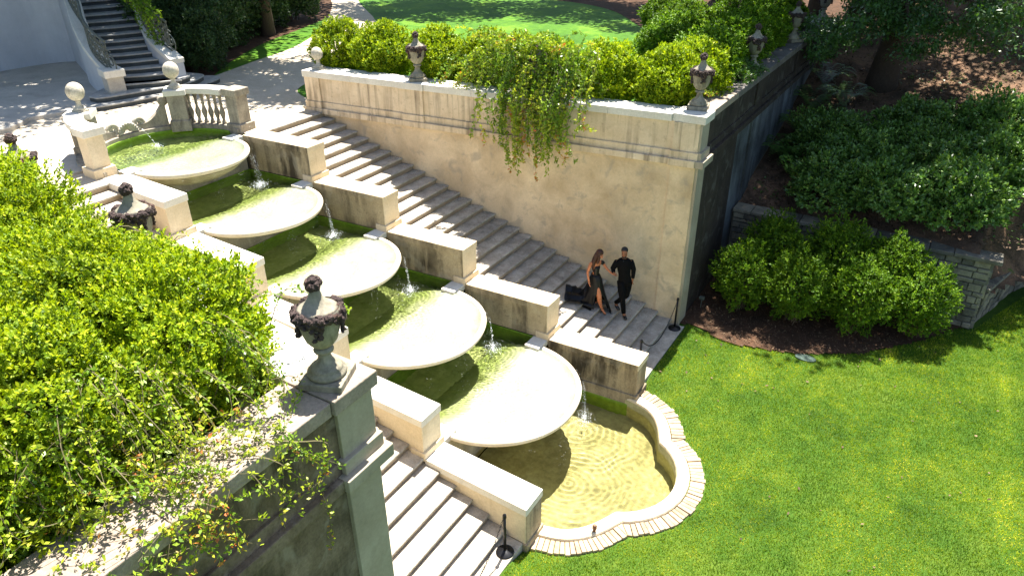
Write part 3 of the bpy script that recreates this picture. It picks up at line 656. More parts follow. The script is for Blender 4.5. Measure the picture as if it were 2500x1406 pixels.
def lumpy(b,c,n,rr,ry,seedk):
    rnd=random.Random(seedk)
    for _ in range(n):
        p=c(rnd); r=rr*rnd.uniform(.6,1.3); vs=[];
        t=(1+5**.5)/2
        ico=[(-1,t,0),(1,t,0),(-1,-t,0),(1,-t,0),(0,-1,t),(0,1,t),(0,-1,-t),(0,1,-t),(t,0,-1),(t,0,1),(-t,0,-1),(-t,0,1)]
        q=Matrix.Rotation(rnd.uniform(0,6),3,Vector((rnd.random(),rnd.random(),rnd.random()+.1)))
        vs=[Vector(p)+(q@Vector(v))*(r/1.9*rnd.uniform(.7,1.25)) for v in ico]
        fs=[(0,11,5),(0,5,1),(0,1,7),(0,7,10),(0,10,11),(1,5,9),(5,11,4),(11,10,2),(10,7,6),(7,1,8),(3,9,4),(3,4,2),(3,2,6),(3,6,8),(3,8,9),(4,9,5),(2,4,11),(6,2,10),(8,6,7),(9,8,1)]
        b.add(vs,fs)
def make_urn():
    R=thing('garlanded_urn','urn','urn',(0,0,0),group='stone urns with dark garlands along the wall tops')
    MB().box(-.26,.26,-.26,.26,0,.10).build('plinth',M_['urn'],R,bev=.012)
    MB().lathe([(.22,.10),(.235,.13),(.225,.165),(.19,.185),(.195,.20),(.17,.225),(.12,.26),(.085,.32),(.07,.38),(.075,.415)],n=28).build('foot',M_['urn'],R,smooth=True)
    MB().lathe([(.07,.41),(.11,.425),(.12,.45),(.11,.475),(.085,.49)],n=24).build('knop',M_['urn'],R,smooth=True)
    b=MB(); prof=[(.07,.485),(.13,.53),(.185,.61),(.215,.71),(.232,.82),(.245,.92),(.26,.99),(.25,1.02)]
    vs=[];n=48;m=len(prof)
    for i in range(n):
        a=2*PI*i/n
        for j,(r,z) in enumerate(prof):
            rr=r*(1+.018*math.cos(a*14)*(1 if 0<j<5 else 0)); vs.append((rr*math.cos(a),rr*math.sin(a),z))
    fs=[(i*m+k,((i+1)%n)*m+k,((i+1)%n)*m+k+1,i*m+k+1) for i in range(n) for k in range(m-1)]
    b.add(vs,fs); body=b.build('body',M_['urn'],R,smooth=True)
    MB().lathe([(.25,1.0),(.20,1.03),(.14,1.08),(.09,1.14),(.062,1.22),(.06,1.27)],n=28).build('lid',M_['urn'],R,smooth=True)
    b=MB()
    def cg(r):
        a=r.uniform(0,2*PI); drop=.0+.10*(.5+.5*math.cos(a*4)); rad=.262+r.uniform(-.03,.03)
        return (rad*math.cos(a),rad*math.sin(a),.985-drop*r.random()*1.3+r.uniform(-.05,.04))
    lumpy(b,cg,330,.036,0,5)
    def cd_(r):
        a=r.choice([.3,1.87,3.44,5.0])+r.uniform(-.2,.2); return ((.25)*math.cos(a),.25*math.sin(a),.94-r.random()*.26)
    lumpy(b,cd_,80,.032,0,6)
    g=b.build('garland',M_['garland'],R); g['kind']='stuff'
    b=MB()
    def cf(r):
        a=r.uniform(0,2*PI); p=r.uniform(-1,1); q=math.sqrt(1-p*p); return (.075*q*math.cos(a),.075*q*math.sin(a),1.325+.07*p)
    lumpy(b,cf,90,.034,0,8); g=b.build('fruit_finial',M_['garland'],R); g['kind']='stuff'
    return R
urn0=make_urn()
us=[((10.78,-6.22,5.66),.4,'large garlanded urn in the foreground on the near corner pier, its shadow on the coping'),
    ((6.75,-5.62,5.66),1.1,'dark urn half sunk in the near hedge beside the upper pools'),
    ((3.15,-5.25,5.66),2.0,'dark urn cut off by the left edge of the photograph above the hedge'),
    ((3.15,W(3.15)+.27,5.66),.7,'pale urn on the tan parapet between the rounded boxwoods'),
    ((6.75,W(6.75)+.27,5.66),2.6,'urn on the far parapet hidden behind the hanging rose, only its finial showing'),
    ((10.70,6.25,5.67),.2,'urn on the far corner pier above the couple'),
    ((10.72,10.88,5.66),1.9,'shaded urn half behind the dark green hedge on the side wall'),
    ((10.72,15.88,5.66),.9,'shaded urn further along the black side wall, standing clear of the hedge'),
    ((10.72,20.85,5.66),3.0,'last urn at the end of the black side wall against sunlit ground')]
for i,(l,rz,lab) in enumerate(us):
    o=urn0 if i==0 else copy_tree(urn0); o.location=l; o.rotation_euler=(0,0,rz); o['label']=lab; o.scale=(.92,.92,.90)
    if i in (3,5):
        for ch in o.children:
            pass
# ---------------------------------------------------------------- rubble stone wall of the raised bed
R=thing('stone_wall','low grey rubble stone wall with flat capstones behind the clipped shrubs','wall')
y0w=9.78; topz=1.93
MB().box(11.06,17.75,y0w+.06,y0w+.42,-.3,topz-.11).build('wall_core',M_['mortar'],R)
MB().box(17.36,17.78,y0w+.03,y0w+.46,-.3,topz-.11).build('pier_core',M_['mortar'],R)
def courses(u0,u1,z0,z1,place):
    z=z0
    while z<z1-.04:
        h=min(random.uniform(.11,.27),z1-z); u=u0+random.uniform(-.2,0)
        while u<u1:
            wd=random.uniform(.14,.55); a=max(u,u0)+.012; b_=min(u+wd,u1)-.012
            if b_-a>.05: place(a,b_,z+.01,z+h-.012)
            u+=wd
        z+=h
def pf(a,b_,z0,z1):
    d=random.uniform(0,.045); MB().prism([(a,y0w-d),(b_,y0w-d+random.uniform(-.01,.01)),(b_,y0w+.1),(a,y0w+.1)],[z0,z0+random.uniform(0,.015),z0,z0],[z1,z1-random.uniform(0,.02),z1,z1]).build('stone',M_['rubble'],R,bev=.012)
courses(11.1,17.8,-.15,topz-.12,pf)
def pe(a,b_,z0,z1):
    d=random.uniform(0,.04); MB().prism([(17.74,a),(17.80+d,a),(17.80+d,b_),(17.74,b_)],z0,z1).build('stone',M_['rubble'],R,bev=.012)
courses(y0w-.02,y0w+.5,-.15,topz-.12,pe)
x=11.06
while x<17.8:
    wd=random.uniform(.5,.95); e=min(x+wd,17.98)
    if 17.98-e<.3: e=17.98
    MB().prism([(x+.008,y0w-.08),(e-.008,y0w-.08+random.uniform(-.02,.02)),(e-.008,y0w+.50+random.uniform(-.03,.03)),(x+.008,y0w+.5)],topz-.115,topz+random.uniform(-.015,.01)).build('capstone',M_['rubble'],R,bev=.02); x=e
# wall climbing away behind the pier, and its sloping top
R=thing('stone_wall','rubble stone wall curving away to the right edge behind the lawn','wall')
cv=[(17.86,10.2),(18.25,11.4),(18.95,13.2),(20.6,15.6),(23.5,17.5)]
cvs=[(p.x,p.y) for p in smooth_poly(cv,5)]
cvo=[(p[0]-.25,p[1]+.38) for p in cvs]
band(cvs,cvo,-.3,.80,'wall_core','mortar',0,R)
for i in range(len(cvs)-1):
    a,b_=Vector(cvs[i]),Vector(cvs[i+1]); n=Vector((b_-a)).normalized(); nn=Vector((n.y,-n.x))
    z=-.2
    while z<.72:
        h=random.uniform(.14,.22); d=random.uniform(.01,.05); u=0; Ls=(b_-a).length
        while u<Ls-.05:
            wd=min(random.uniform(.2,.4),Ls-u); p=a+n*(u+.01); q=a+n*(u+wd-.01); pp=p+nn*d; qq=q+nn*d
            MB().prism([(p.x,p.y),(q.x,q.y),(qq.x,qq.y),(pp.x,pp.y)],z+.01,z+h-.01).build('stone',M_['rubble'],R,bev=.012); u+=wd
        z+=h
    pa=a+nn*.1; pb=b_+nn*.1; qa=a-nn*.5; qb=b_-nn*.5
    MB().prism([(pa.x,pa.y),(pb.x,pb.y),(qb.x,qb.y),(qa.x,qa.y)],.80,.9).build('capstone',M_['rubble'],R,bev=.02)
# ---------------------------------------------------------------- grand curved stair at the back
GL=[(3,-6.34,2.36),(4,-6.68,2.42),(5,-7.01,2.48),(6,-7.35,2.56),(7,-7.71,2.64),(8,-8.01,2.76),(9,-8.32,2.90),(10,-8.67,3.04),(11,-9.02,3.19),(12,-9.32,3.40),(13,-9.67,3.62),(14,-10.12,3.80),(15,-10.61,4.01),(16,-11.15,4.24)]
GR=[(3,-5.24,3.69),(4,-5.64,3.73),(5,-6.03,3.79),(6,-6.47,3.84),(7,-6.94,3.92),(8,-7.26,4.04),(9,-7.59,4.20),(10,-7.90,4.41),(11,-8.23,4.63),(12,-8.64,4.84),(13,-9.08,5.06),(14,-9.56,5.31),(15,-10.11,5.56),(16,-10.72,5.85)]
for n in range(17,25):
    GL.append((n,GL[-1][1]-.52,GL[-1][2]+.22)); GR.append((n,GR[-1][1]-.60,GR[-1][2]+.28))
def smo(G):
    P=[Vector((a,b_)) for _,a,b_ in G]; Q=P[:]
    for _ in range(2): Q=[Q[0]]+[(Q[i-1]+Q[i]*2+Q[i+1])/4 for i in range(1,len(Q)-1)]+[Q[-1]]
    return Q
QL,QR=smo(GL),smo(GR)
R=thing('grand_staircase','curved grand staircase of dark shaded steps rising at the upper left','stairs')
GZ=lambda n: 4.5+.16*n
for i in range(1,len(QL)):
    n=3+i; l0,r0,l1,r1=QL[i-1],QR[i-1],QL[i],QR[i]
    l1=l1+(l1-l0)*.4; r1=r1+(r1-r0)*.4
    z=GZ(n-1)
    mid=(l0+r0)/2+((r0-l0).normalized().orthogonal() if False else Vector(((r0-l0).y,-(r0-l0).x)).normalized()*.07)
    MB().prism([tuple(l0),tuple(mid),tuple(r0),tuple(r1),tuple(l1)],z-.05,z).build('step',M_['darkstep'],R,bev=.015)
    li=(l1-l0)*.06; MB().prism([tuple(l0+(l1-l0)*.08),tuple(mid+(l1-l0)*.08),tuple(r0+(r1-r0)*.08),tuple(r1),tuple(l1)],z-.17,z-.05).build('riser',M_['darkriser'],R)
def rstep(pts,z,nm):
    pp=[(p.x,p.y) for p in smooth_poly(pts,5,True)]
    MB().prism(pp,z-.05,z).build('step',M_['darkstep'],R,bev=.018); c=Vector((sum(p[0] for p in pp)/len(pp),sum(p[1] for p in pp)/len(pp)))
    MB().prism([tuple(c+(Vector(p)-c)*.985) for p in pp],z-.165,z-.05).build('riser',M_['darkriser'],R)
rstep([(-5.72,1.2),(-5.35,2.6),(-5.25,4.0),(-5.55,5.25),(-6.0,5.5),(-6.6,5.0),(-7.6,3.4),(-6.5,1.2),(-6.1,.95)],4.66,0)
rstep([(-6.0,1.45),(-5.62,2.7),(-5.35,3.8),(-5.75,4.85),(-6.3,4.95),(-7.0,4.6),(-7.6,3.4),(-6.7,1.5),(-6.3,1.3)],4.82,0)
rstep([(-6.34,2.2),(-5.9,2.85),(-5.35,3.75),(-5.7,4.3),(-6.6,4.3),(-7.4,3.4),(-6.9,2.3)],4.98,0)
def cheek(Q,side,nm,n0,n1,z0off,cap=True):
    b=MB(); c=MB(); k=0
    for i in range(n0,n1):
        p=Q[i]; t=(Q[min(i+1,len(Q)-1)]-Q[max(i-1,0)]).normalized(); nn=Vector((-t.y,t.x))*side
        z=GZ(3+i)+.26
        for off,zz in ((0,4.5),(.38,4.5),(.38,z),(0,z)): q=p+nn*off; b.v.append((q.x,q.y,zz))
        for off,zz in ((-.04,z),(.42,z),(.42,z+.14),(-.04,z+.14)): q=p+nn*off; c.v.append((q.x,q.y,zz))
        k+=1
    for bb in (b,c):
        for i in range(k-1):
            for j in range(4): bb.f.append((i*4+j,i*4+(j+1)%4,(i+1)*4+(j+1)%4,(i+1)*4+j))
        bb.f.append((0,3,2,1)); e=4*(k-1); bb.f.append((e,e+1,e+2,e+3))
    b.build('cheek_wall',M_['bluewall'],R); c.build('cheek_cap',M_['cap'],R,bev=.01)
cheek(QL,1,'l',0,22,0); cheek(QR,-1,'r',1,22,0)
def rotp(cx,cy,hx,hy,a): return [(cx+dx*hx*math.cos(a)-dy*hy*math.sin(a),cy+dx*hx*math.sin(a)+dy*hy*math.cos(a)) for dx,dy in ((-1,-1),(1,-1),(1,1),(-1,1))]
MB().prism(rotp(-6.38,2.12,.30,.24,-.3),4.62,5.28).build('end_block',M_['apron'],R,bev=.015)
MB().prism(rotp(-6.36,2.12,.36,.30,-.3),5.28,5.50).build('end_block_cap',M_['cap'],R,bev=.02)
# iron railings with scrollwork on each cheek
for (Q,side,lab) in ((QL,1,'scrolled wrought iron railing on the left cheek wall of the grand staircase'),(QR,-1,'scrolled iron railing on the right of the grand staircase, overgrown by ivy')):
    RR=thing('iron_railing',lab,'railing')
    pts=[]
    for i in range(0 if side>0 else 2,21):
        p=Q[i]; t=(Q[min(i+1,len(Q)-1)]-Q[max(i-1,0)]).normalized(); nn=Vector((-t.y,t.x))*side
        bow=.10*math.sin(i*.75)
        q=p+nn*(.2+bow); pts.append(Vector((q.x,q.y,GZ(3+i)+.42)))
    P=smooth_poly(pts,5)
    MB().tube(P,.026,6).build('bottom_rail',M_['iron'],RR)
    top=[p+Vector((0,0,.88)) for p in P]; MB().tube(top,.038,7).build('top_rail',M_['iron'],RR)
    sp=[]
    d0=(P[0]-P[3]).normalized()
    for i in range(36):
        a=i/35*2.2*2*PI; r=.30*(1-i/35)+.03
        c=P[0]+Vector((0,0,.34))+d0*.08; sp.append(c+d0*(r*math.cos(a+1.3))+Vector((0,0,1))*(r*math.sin(a+1.3)))
    MB().tube(sp,.02,6).build('end_scroll',M_['iron'],RR)
    for i in range(0,len(P)-3,3):
        p=P[i]; t=(P[i+1]-P[i]); t.z=0; t.normalize()
        MB().tube([p,p+Vector((0,0,.88))],.012,5).build('upright',M_['iron'],RR)
        for (cz,r0,dr) in ((.2,.13,1),(.47,.12,-1),(.70,.11,1)):
            sp=[]
            for k in range(22):
                a=k/21*1.7*2*PI; r=r0*(1-k/21*.85); sp.append(p+t*(.14+dr*r*math.cos(a)*.9)+Vector((0,0,cz+(P[i+1].z-P[i].z)*.4+r*math.sin(a))))
            MB().tube(sp,.021,4).build('scroll',M_['iron'],RR)
# tall curved retaining wall left of the stair
R=thing('curved_wall','tall pale curved stucco wall at the upper left edge with a sloping coping','wall')
cw=smooth_poly([(-9.4,3.6),(-10.6,4.15),(-12.2,4.55),(-12.95,3.9),(-13.2,2.9),(-13.25,1.6),(-13.0,0),(-12.6,-2.5)],6)
b=MB(); c=MB(); n=len(cw)
for i,p in enumerate(cw):
    t=(cw[min(i+1,n-1)]-cw[max(i-1,0)]).normalized(); nn=Vector((t.y,-t.x,0)); zt_=5.9+ (2.6*sm(0,n*.75,i))
    for off,zz in ((0,4.5),(.4,4.5),(.4,zt_),(0,zt_)): q=p+nn*off; b.v.append((q.x,q.y,zz))
    for off,zz in ((-.08,zt_),(.5,zt_),(.5,zt_+.16),(-.08,zt_+.16)): q=p+nn*off; c.v.append((q.x,q.y,zz))
for bb in (b,c):
    for i in range(n-1):
        for j in range(4): bb.f.append((i*4+j,i*4+(j+1)%4,(i+1)*4+(j+1)%4,(i+1)*4+j))
    bb.f.append((0,3,2,1)); e=4*(n-1); bb.f.append((e,e+1,e+2,e+3))
b.build('wall_face',M_['bluewall'],R,smooth=False); c.build('coping',M_['cap'],R,bev=.01)
# ---------------------------------------------------------------- foliage tools
def leaf_arrays(P,D,U,ln,wd,fold=.35):
    # P base points, D leaf directions, U side hint -> quads
    D=D/np.linalg.norm(D,axis=1,keepdims=True); S=np.cross(D,U); S/=np.maximum(np.linalg.norm(S,axis=1,keepdims=True),1e-6); Nn=np.cross(S,D)
    ln=ln[:,None]; wd=wd[:,None]
    a=P; b_=P+D*ln*.5+S*wd*.5+Nn*wd*fold*.5; c=P+D*ln; d=P+D*ln*.5-S*wd*.5+Nn*wd*fold*.5
    V=np.stack([a,b_,c,d],1).reshape(-1,3); Fq=np.arange(len(P)*4).reshape(-1,4); return V,Fq
def rv(n,g): 
    v=g.normal(size=(n,3)); return v/np.linalg.norm(v,axis=1,keepdims=True)
def sprigs(tips,nrm,g,per,ln,wd,spread=.8,up=.35,length=.08,rndlo=0.):
    n=len(tips); ax=nrm+np.array([0,0,up])+rv(n,g)*.45; ax/=np.linalg.norm(ax,axis=1,keepdims=True)
    base=np.repeat(tips,per,0); axr=np.repeat(ax,per,0); t=g.random((n*per,1))
    P=base-axr*length*t; D=axr*(.55+.5*(1-t))+rv(n*per,g)*spread; L=ln*g.uniform(.7,1.25,n*per); Wd=wd*g.uniform(.8,1.2,n*per)
    V,Fq=leaf_arrays(P,D,axr+rv(n*per,g)*.3,L,Wd)
    sr=np.repeat(g.random(n),per); r=np.clip(.55*sr+.45*g.random(n*per)+.12*(1-t[:,0])-.06,0,1)
    return V,Fq,r
def crown_pts(n,g,rx,ry,rz,lump=.16,seed=0,inner=.25,low=-.7,freq=2.2):
    d=rv(int(n*2.2),g); d=d[d[:,2]>low][:n]
    k=np.array([1+lump*mnoise.noise(Vector((*(v*freq),))+Vector((seed*3.1,seed,0)))*1.6+lump*.5*mnoise.noise(Vector((*(v*freq*2.6),))+Vector((seed,0,seed*2.))) for v in d])
    dep=1-inner*g.random(len(d))**1.7
    P=d*np.array([rx,ry,rz])*(k*dep)[:,None]; nn=d/np.array([rx,ry,rz]); nn/=np.linalg.norm(nn,axis=1,keepdims=True)
    return P,nn
def stems_mesh(n,g,r,h,z0=-.05,th=.014):
    b=MB()
    for i in range(n):
        a=g.uniform(0,2*PI); r0=g.uniform(0,.3)*r; r1=g.uniform(.3,.9)*r; hh=h*g.uniform(.6,1)
        p0=Vector((r0*math.cos(a),r0*math.sin(a),z0)); p2=Vector((r1*math.cos(a+.4),r1*math.sin(a+.4),hh)); p1=(p0+p2)/2+Vector((g.uniform(-.1,.1),g.uniform(-.1,.1),.05))
        b.tube([p0,p1,p2],[th,th*.8,th*.4],4)
    return b
def shrub_master(mat,n,per,ln,wd,rx,ry,rz,zc,seed,lump=.16,spread=.8,up=.35,length=.08,inner=.25,low=-.7,stems=14):
    g=np.random.default_rng(seed); P,nn=crown_pts(n,g,rx,ry,rz,lump,seed,inner,low)
    V,Fq,r=sprigs(P,nn,g,per,ln,wd,spread,up,length); V=V+np.array([0,0,zc])
    me=npmesh('foliage',V,Fq,M_[mat],{'rnd':('FACE',r)})
    st=stems_mesh(stems,g,rx*.8,zc+rz*.3); sm_=st.mesh('stem'); sm_.materials.append(M_['stem'])
    return me,sm_
def place_shrub(master,name,label,cat,loc,rz,sc,group=None):
    R=thing(name,label,cat,loc,rz,group); R.scale=sc if isinstance(sc,tuple) else (sc,)*3
    f=link('foliage',master[0],R); f['kind']='stuff'
    s=link('stem',master[1],R); s['kind']='stuff'
    return R
E1=shrub_master('box',6200,8,.050,.027,.98,.98,.93,1.0,11,.30,inner=.3,low=-.85,length=.10,up=.55)
E2=shrub_master('box',6200,8,.050,.027,.98,.98,.93,1.0,12,.34,inner=.3,low=-.85,length=.10,up=.55)
E3=shrub_master('box',3600,8,.075,.036,.93,.93,.92,1.0,13,.16,inner=.3,low=-.85,length=.10,up=.55)
E4=shrub_master('box2',3600,8,.08,.040,1.0,1.0,.95,1.0,14,.20,inner=.3,low=-.8,length=.10,up=.5)
names=['first','second','third','fourth','fifth','sixth']
gx=[-.35,1.2,3.05,4.75,6.45,8.05,9.6]
labs=['rounded yellow-green boxwood next to the ball at the upper end of the parapet','rounded boxwood between the end ball and the pale urn','boxwood mound just right of the pale urn on the far parapet',
 'wide boxwood mound left of the hanging rose on the far parapet','boxwood mound behind the top of the hanging rose','boxwood mound right of the hanging rose on the far parapet','boxwood mound beside the far corner urn']
for i,x in enumerate(gx):
    place_shrub(E3,'boxwood_shrub',labs[i],'shrub',(x,W(x)+1.35,5.0),i*1.1,(.98+.04*(i%3),.95,1.0),'clipped boxwoods along the far parapet')
rb=[(9.75,8.0),(9.6,9.6),(9.55,11.3),(9.5,13.1),(9.55,14.9),(9.3,17.0),(9.2,19.0)]
lb2=['bright boxwood just behind the far corner urn','green boxwood behind the rose tendrils on the shaded side wall','big dark green boxwood mound beside the first shaded urn','boxwood mound between the shaded urns on the side wall','boxwood next to the second shaded urn','boxwood mound in shade near the end of the side wall','last boxwood of the side wall hedge']
for i,(x,y) in enumerate(rb):
    place_shrub(E3 if i==0 else E4,'boxwood_shrub',lb2[i],'shrub',(x+.14,y,5.0),i*.9,(1.08,1.08,1.0),'boxwoods along the shaded side wall')
ri=[(7.6,12.5),(7.0,15.0),(6.2,17.6),(4.8,20.0),(7.8,18.6),(8.0,21.5)]
for i,(x,y) in enumerate(ri):
    place_shrub(E4,'boxwood_shrub',['shaded shrub at the edge of the upper lawn behind the hedge','dark shrub beside the pine straw strip of the upper lawn','shrub at the tip of the pine straw strip','shrub near the top edge, left of the side wall hedge','shrub behind the side wall hedge at the top edge','shrub furthest back behind the side wall hedge'][i],'shrub',(x,y,4.5),i,(1.15,1.15,1.0),'shrubs at the upper lawn edge')
# foreground hedge, row along the near flight and row along the garden face
fl=[(9.35,-6.95),(8.0,-7.0),(6.6,-6.75),(5.2,-6.55),(3.8,-6.4),(9.5,-8.5),(8.1,-8.6),(6.7,-8.3),(9.45,-10.0),(8.1,-10.2),(9.4,-11.6)]
flab=['large sunlit boxwood nearest the foreground urn','boxwood below the half-sunk dark urn','boxwood left of the half-sunk dark urn','boxwood at the left edge beside the upper gravel','boxwood cut by the left edge below the cut-off urn',
 'boxwood under the sprawling rose on the near coping','inner boxwood of the near hedge, left of the largest mound','inner boxwood of the near hedge at the left edge','boxwood at the lower left edge behind the rose-covered coping','boxwood in the lower left corner, deep in the near hedge','boxwood just beyond the lower left corner']
for i,(x,y) in enumerate(fl):
    place_shrub(E1 if i%2==0 else E2,'boxwood_shrub',flab[i],'shrub',(x,y,5.0 if i!=0 else 5.02),i*1.3+.4,(1.04,1.04,1.04 if i not in (2,) else .92),'clipped boxwoods of the near hedge')
# shrubs of the raised bed in front of the rubble wall
K1=shrub_master('azalea',2600,7,.072,.034,.85,.85,.95,1.0,21,.26,inner=.45,low=-.9,length=.10,up=.5,stems=20)
K2=shrub_master('box2',2800,7,.062,.032,.85,.85,.95,1.0,22,.26,inner=.45,low=-.9,length=.10,up=.5,stems=20)
kb=[(12.1,7.55,.95,'leftmost rounded shrub of the mulch bed, beside the dark wall'),(13.6,7.6,1.0,'second clipped shrub of the mulch bed from the dark wall'),(15.05,7.95,1.02,'third clipped shrub of the mulch bed, partly lit'),(16.45,8.6,.98,'rightmost clipped shrub of the mulch bed next to the wall pier'),(12.6,8.85,.95,'back shrub of the mulch bed near the dark wall'),(14.2,9.0,1.05,'back shrub of the mulch bed against the capstones'),(15.6,9.1,.95,'small back shrub of the mulch bed near the wall pier')]
for i,(x,y,s_,l_) in enumerate(kb): place_shrub(K2,'clipped_shrub',l_,'shrub',(x,y,-.05 if i<4 else .42),i*1.7,(s_*1.0,s_*1.0,s_*1.06),'clipped shrubs of the mulch bed')
# azalea mass behind the rubble wall
A1=shrub_master('azalea',2600,6,.11,.05,1.2,1.2,1.05,.75,31,.34,inner=.35,low=-.3,length=.12,up=.5,stems=10)
A2=shrub_master('azalea',2600,6,.11,.05,1.2,1.2,1.05,.75,32,.36,inner=.35,low=-.3,length=.12,up=.5,stems=10)
az=[(13.5,11.7),(15.0,11.4),(16.6,11.5),(14.2,13.2),(15.9,13.1),(17.6,13.3),(12.9,13.9),(15.2,14.8),(17.2,14.9),(19.1,14.8),(18.9,16.6)]
alab=['azalea nearest the black wall above the rubble wall','wide azalea over the middle of the capstones','azalea above the lit end of the rubble wall','second-row azalea left of centre','second-row azalea right of centre','sunlit azalea at the right, second row','azalea beside the ferns at the black wall','third-row azalea in the middle','third-row azalea to the right','sunlit azalea cut by the right edge','back azalea near the right edge']
az=[(x,y-.5) for x,y in az]
for i,(x,y) in enumerate(az): place_shrub(A1 if i%2 else A2,'azalea_bush',alab[i],'shrub',(x,y,woodz(x,y)-.1),i*1.3,(1.05,1.05,.9+.1*(i%3)),'dark azaleas behind the rubble wall')
# dark evergreens by the grand stair
D1=shrub_master('dark',4200,7,.11,.05,1.5,1.5,1.7,1.6,41,.22,inner=.4,low=-.8,length=.12,up=.2,stems=16)
D2=shrub_master('dark',4200,7,.11,.05,1.5,1.5,1.7,1.6,42,.28,inner=.4,low=-.8,length=.12,up=.2,stems=16)
dk=[(-7.6,6.0,.8,'low dark evergreen nearest the foot of the grand stair'),(-8.9,6.3,1.05,'dark evergreen leaning over the grand stair railing'),(-9.8,8.1,1.0,'dark evergreen beside the lawn strip, second from the stair'),(-10.6,7.4,1.3,'tall dark evergreen behind the stair, left of centre'),(-11.1,9.8,1.1,'dark evergreen mound in the middle of the bed'),(-12.6,13.2,1.1,'dark evergreen near the bend of the gravel path'),(-11.9,11.9,.9,'small dark evergreen right of the bed middle'),(-12.6,9.8,1.5,'big dark evergreen at the top edge'),(-14.0,14.2,1.4,'dark evergreen beside the far gravel path'),(-13.1,15.8,1.0,'furthest dark evergreen along the gravel path'),(-11.8,7.0,1.3,'dark evergreen above the upper steps'),(-14.5,11.0,1.6,'tall dark evergreen at the back of the bed')]
for i,(x,y,s_,l_) in enumerate(dk): place_shrub(D1 if i%2 else D2,'evergreen_shrub',l_,'shrub',(x,y,4.45),i*1.1,s_,'dark evergreens beside the grand stair')
# ---------------------------------------------------------------- climbing roses and ivy
def vine(name,label,roots,nst,g,path,ln,wd,dens,mat='rose',th=.006):
    R=thing(name,label,'vine'); b=MB(); LP=[];LD=[];sr=[]
    for i in range(nst):
        pts=path(i,g); pts=smooth_poly(pts,4); b.tube(pts,[th*(1.3-.9*k/len(pts)) for k in range(len(pts))],3)
        col=g.random()
        for k in range(1,len(pts)):
            seg=pts[k]-pts[k-1]; m=max(1,int(seg.length*dens+g.random()))
            for _ in range(m):
                q=pts[k-1]+seg*g.random(); d=Vector(rv(1,g)[0])+seg.normalized()*.5+Vector((0,0,.25)); tw=k/len(pts)
                # compound leaf: five leaflets
                for c in range(4):
                    LP.append(q+Vector(rv(1,g)[0])*.035); LD.append(d+Vector(rv(1,g)[0])*.7); sr.append(min(1,max(0,.55*col+.35*g.random()+.28*tw-.08)))
    V,Fq=leaf_arrays(np.array(LP),np.array(LD),rv(len(LP),g),ln*g.uniform(.7,1.3,len(LP)),wd*g.uniform(.8,1.2,len(LP)),.25)
    me=npmesh('foliage',V,Fq,M_[mat],{'rnd':('FACE',np.array(sr))}); f=link('foliage',me,R); f['kind']='stuff'
    s=b.build('stem',M_['vine'],R); s['kind']='stuff'; return R
g=np.random.default_rng(51)
def p1(i,g):
    x=g.normal(6.6,.75); x=min(max(x,5.2),8.1); y=W(x); x0=x+g.normal(0,.35)
    if i%4==0:
        return [(x0,y+.7,5.3),(x0+.1,y+.5,6.1),(x0+g.normal(0,.35),y+.2,6.7+g.random()*.5),(x0+g.normal(0,.6),y-.15,6.8+g.random()*.4)]
    k=[5.5,5.95,6.5,6.95,7.4,7.85][int(g.integers(0,6))]; x=.3*x+.7*k
    hang=(.4+1.75*g.random())*(1-.35*abs(x-6.6)/1.3); y0=y+g.uniform(.3,1.0); top=g.uniform(6.1,6.95)
    P=[(x0,y0,5.3),(x0+.1*(x-6),y0-.1,top-.15),(x+.25*(x-6),y+.1,top-.15),(x+.28*(x-6)+g.normal(0,.1),y-.25-g.random()*.35,5.75)]
    z=5.6-hang*.5; P.append((x+.28*(x-6)+g.normal(0,.10),y-.30-g.random()*.28,z)); P.append((x+.28*(x-6)+g.normal(0,.12),y-.20-g.random()*.2,5.6-hang)); return P
vine('climbing_rose','big climbing rose spilling over the far parapet and hanging down the tan wall',None,115,g,p1,.092,.042,14)
def p2(i,g):
    x=g.normal(4.75,.5); y=W(x); a=g.uniform(-1,1)
    return [(x+.9,y+.6,5.6),(x+.3,y+.4,6.2+g.random()*.4),(x+.1,y+.05,5.95+g.random()*.2),(x-.2*g.random(),y-.1,5.7)]
vine('rose_shoots','loose rose shoots reaching over the coping left of the hanging rose',None,16,g,p2,.07,.032,18)
def p3(i,g):
    y=g.normal(-8.3,.95); y=min(-6.95,max(-11,y)); z=5.7; x=g.uniform(9.5,10.2)
    e=g.uniform(10.4,11.0); P=[(x,y+g.normal(0,.3),5.8),(x+.3,y,6.25+g.random()*.5),(e-.15,y+g.normal(0,.2),6.0+g.random()*.2),(e,y+g.normal(0,.35),5.78)]
    if g.random()<.28: P+= [(11.14,y+g.normal(0,.3),5.6),(11.17+g.random()*.1,y+g.normal(0,.35),5.6-g.uniform(.2,.8))]
    return P
vine('sprawling_rose','thin sprawling rose with red young leaves over the near coping at the lower left',None,95,g,p3,.052,.027,14,'rose',.0042)
def p4(i,g):
    if i==0: return [(10.9,-7.35,5.72),(11.18,-7.1,5.62),(11.22,-6.75,5.35),(11.2,-6.85,5.0),(11.19,-7.05,4.8)]
    if i==1: return [(10.7,-7.7,5.75),(11.15,-7.4,5.62),(11.2,-7.15,5.2),(11.19,-6.95,4.9),(11.18,-6.85,4.4),(11.15,-6.9,3.8)]
    if i==2: return [(10.8,-8.3,5.75),(11.15,-8.1,5.65),(11.19,-7.9,5.3),(11.18,-7.95,5.0)]
    return [(11.1,-7.6,5.6),(11.19,-7.45,5.2),(11.2,-7.0,4.95),(11.2,-6.8,5.05)]
vine('rose_tendrils','long bare rose tendrils dangling over the black near wall',None,4,g,p4,.05,.026,9)
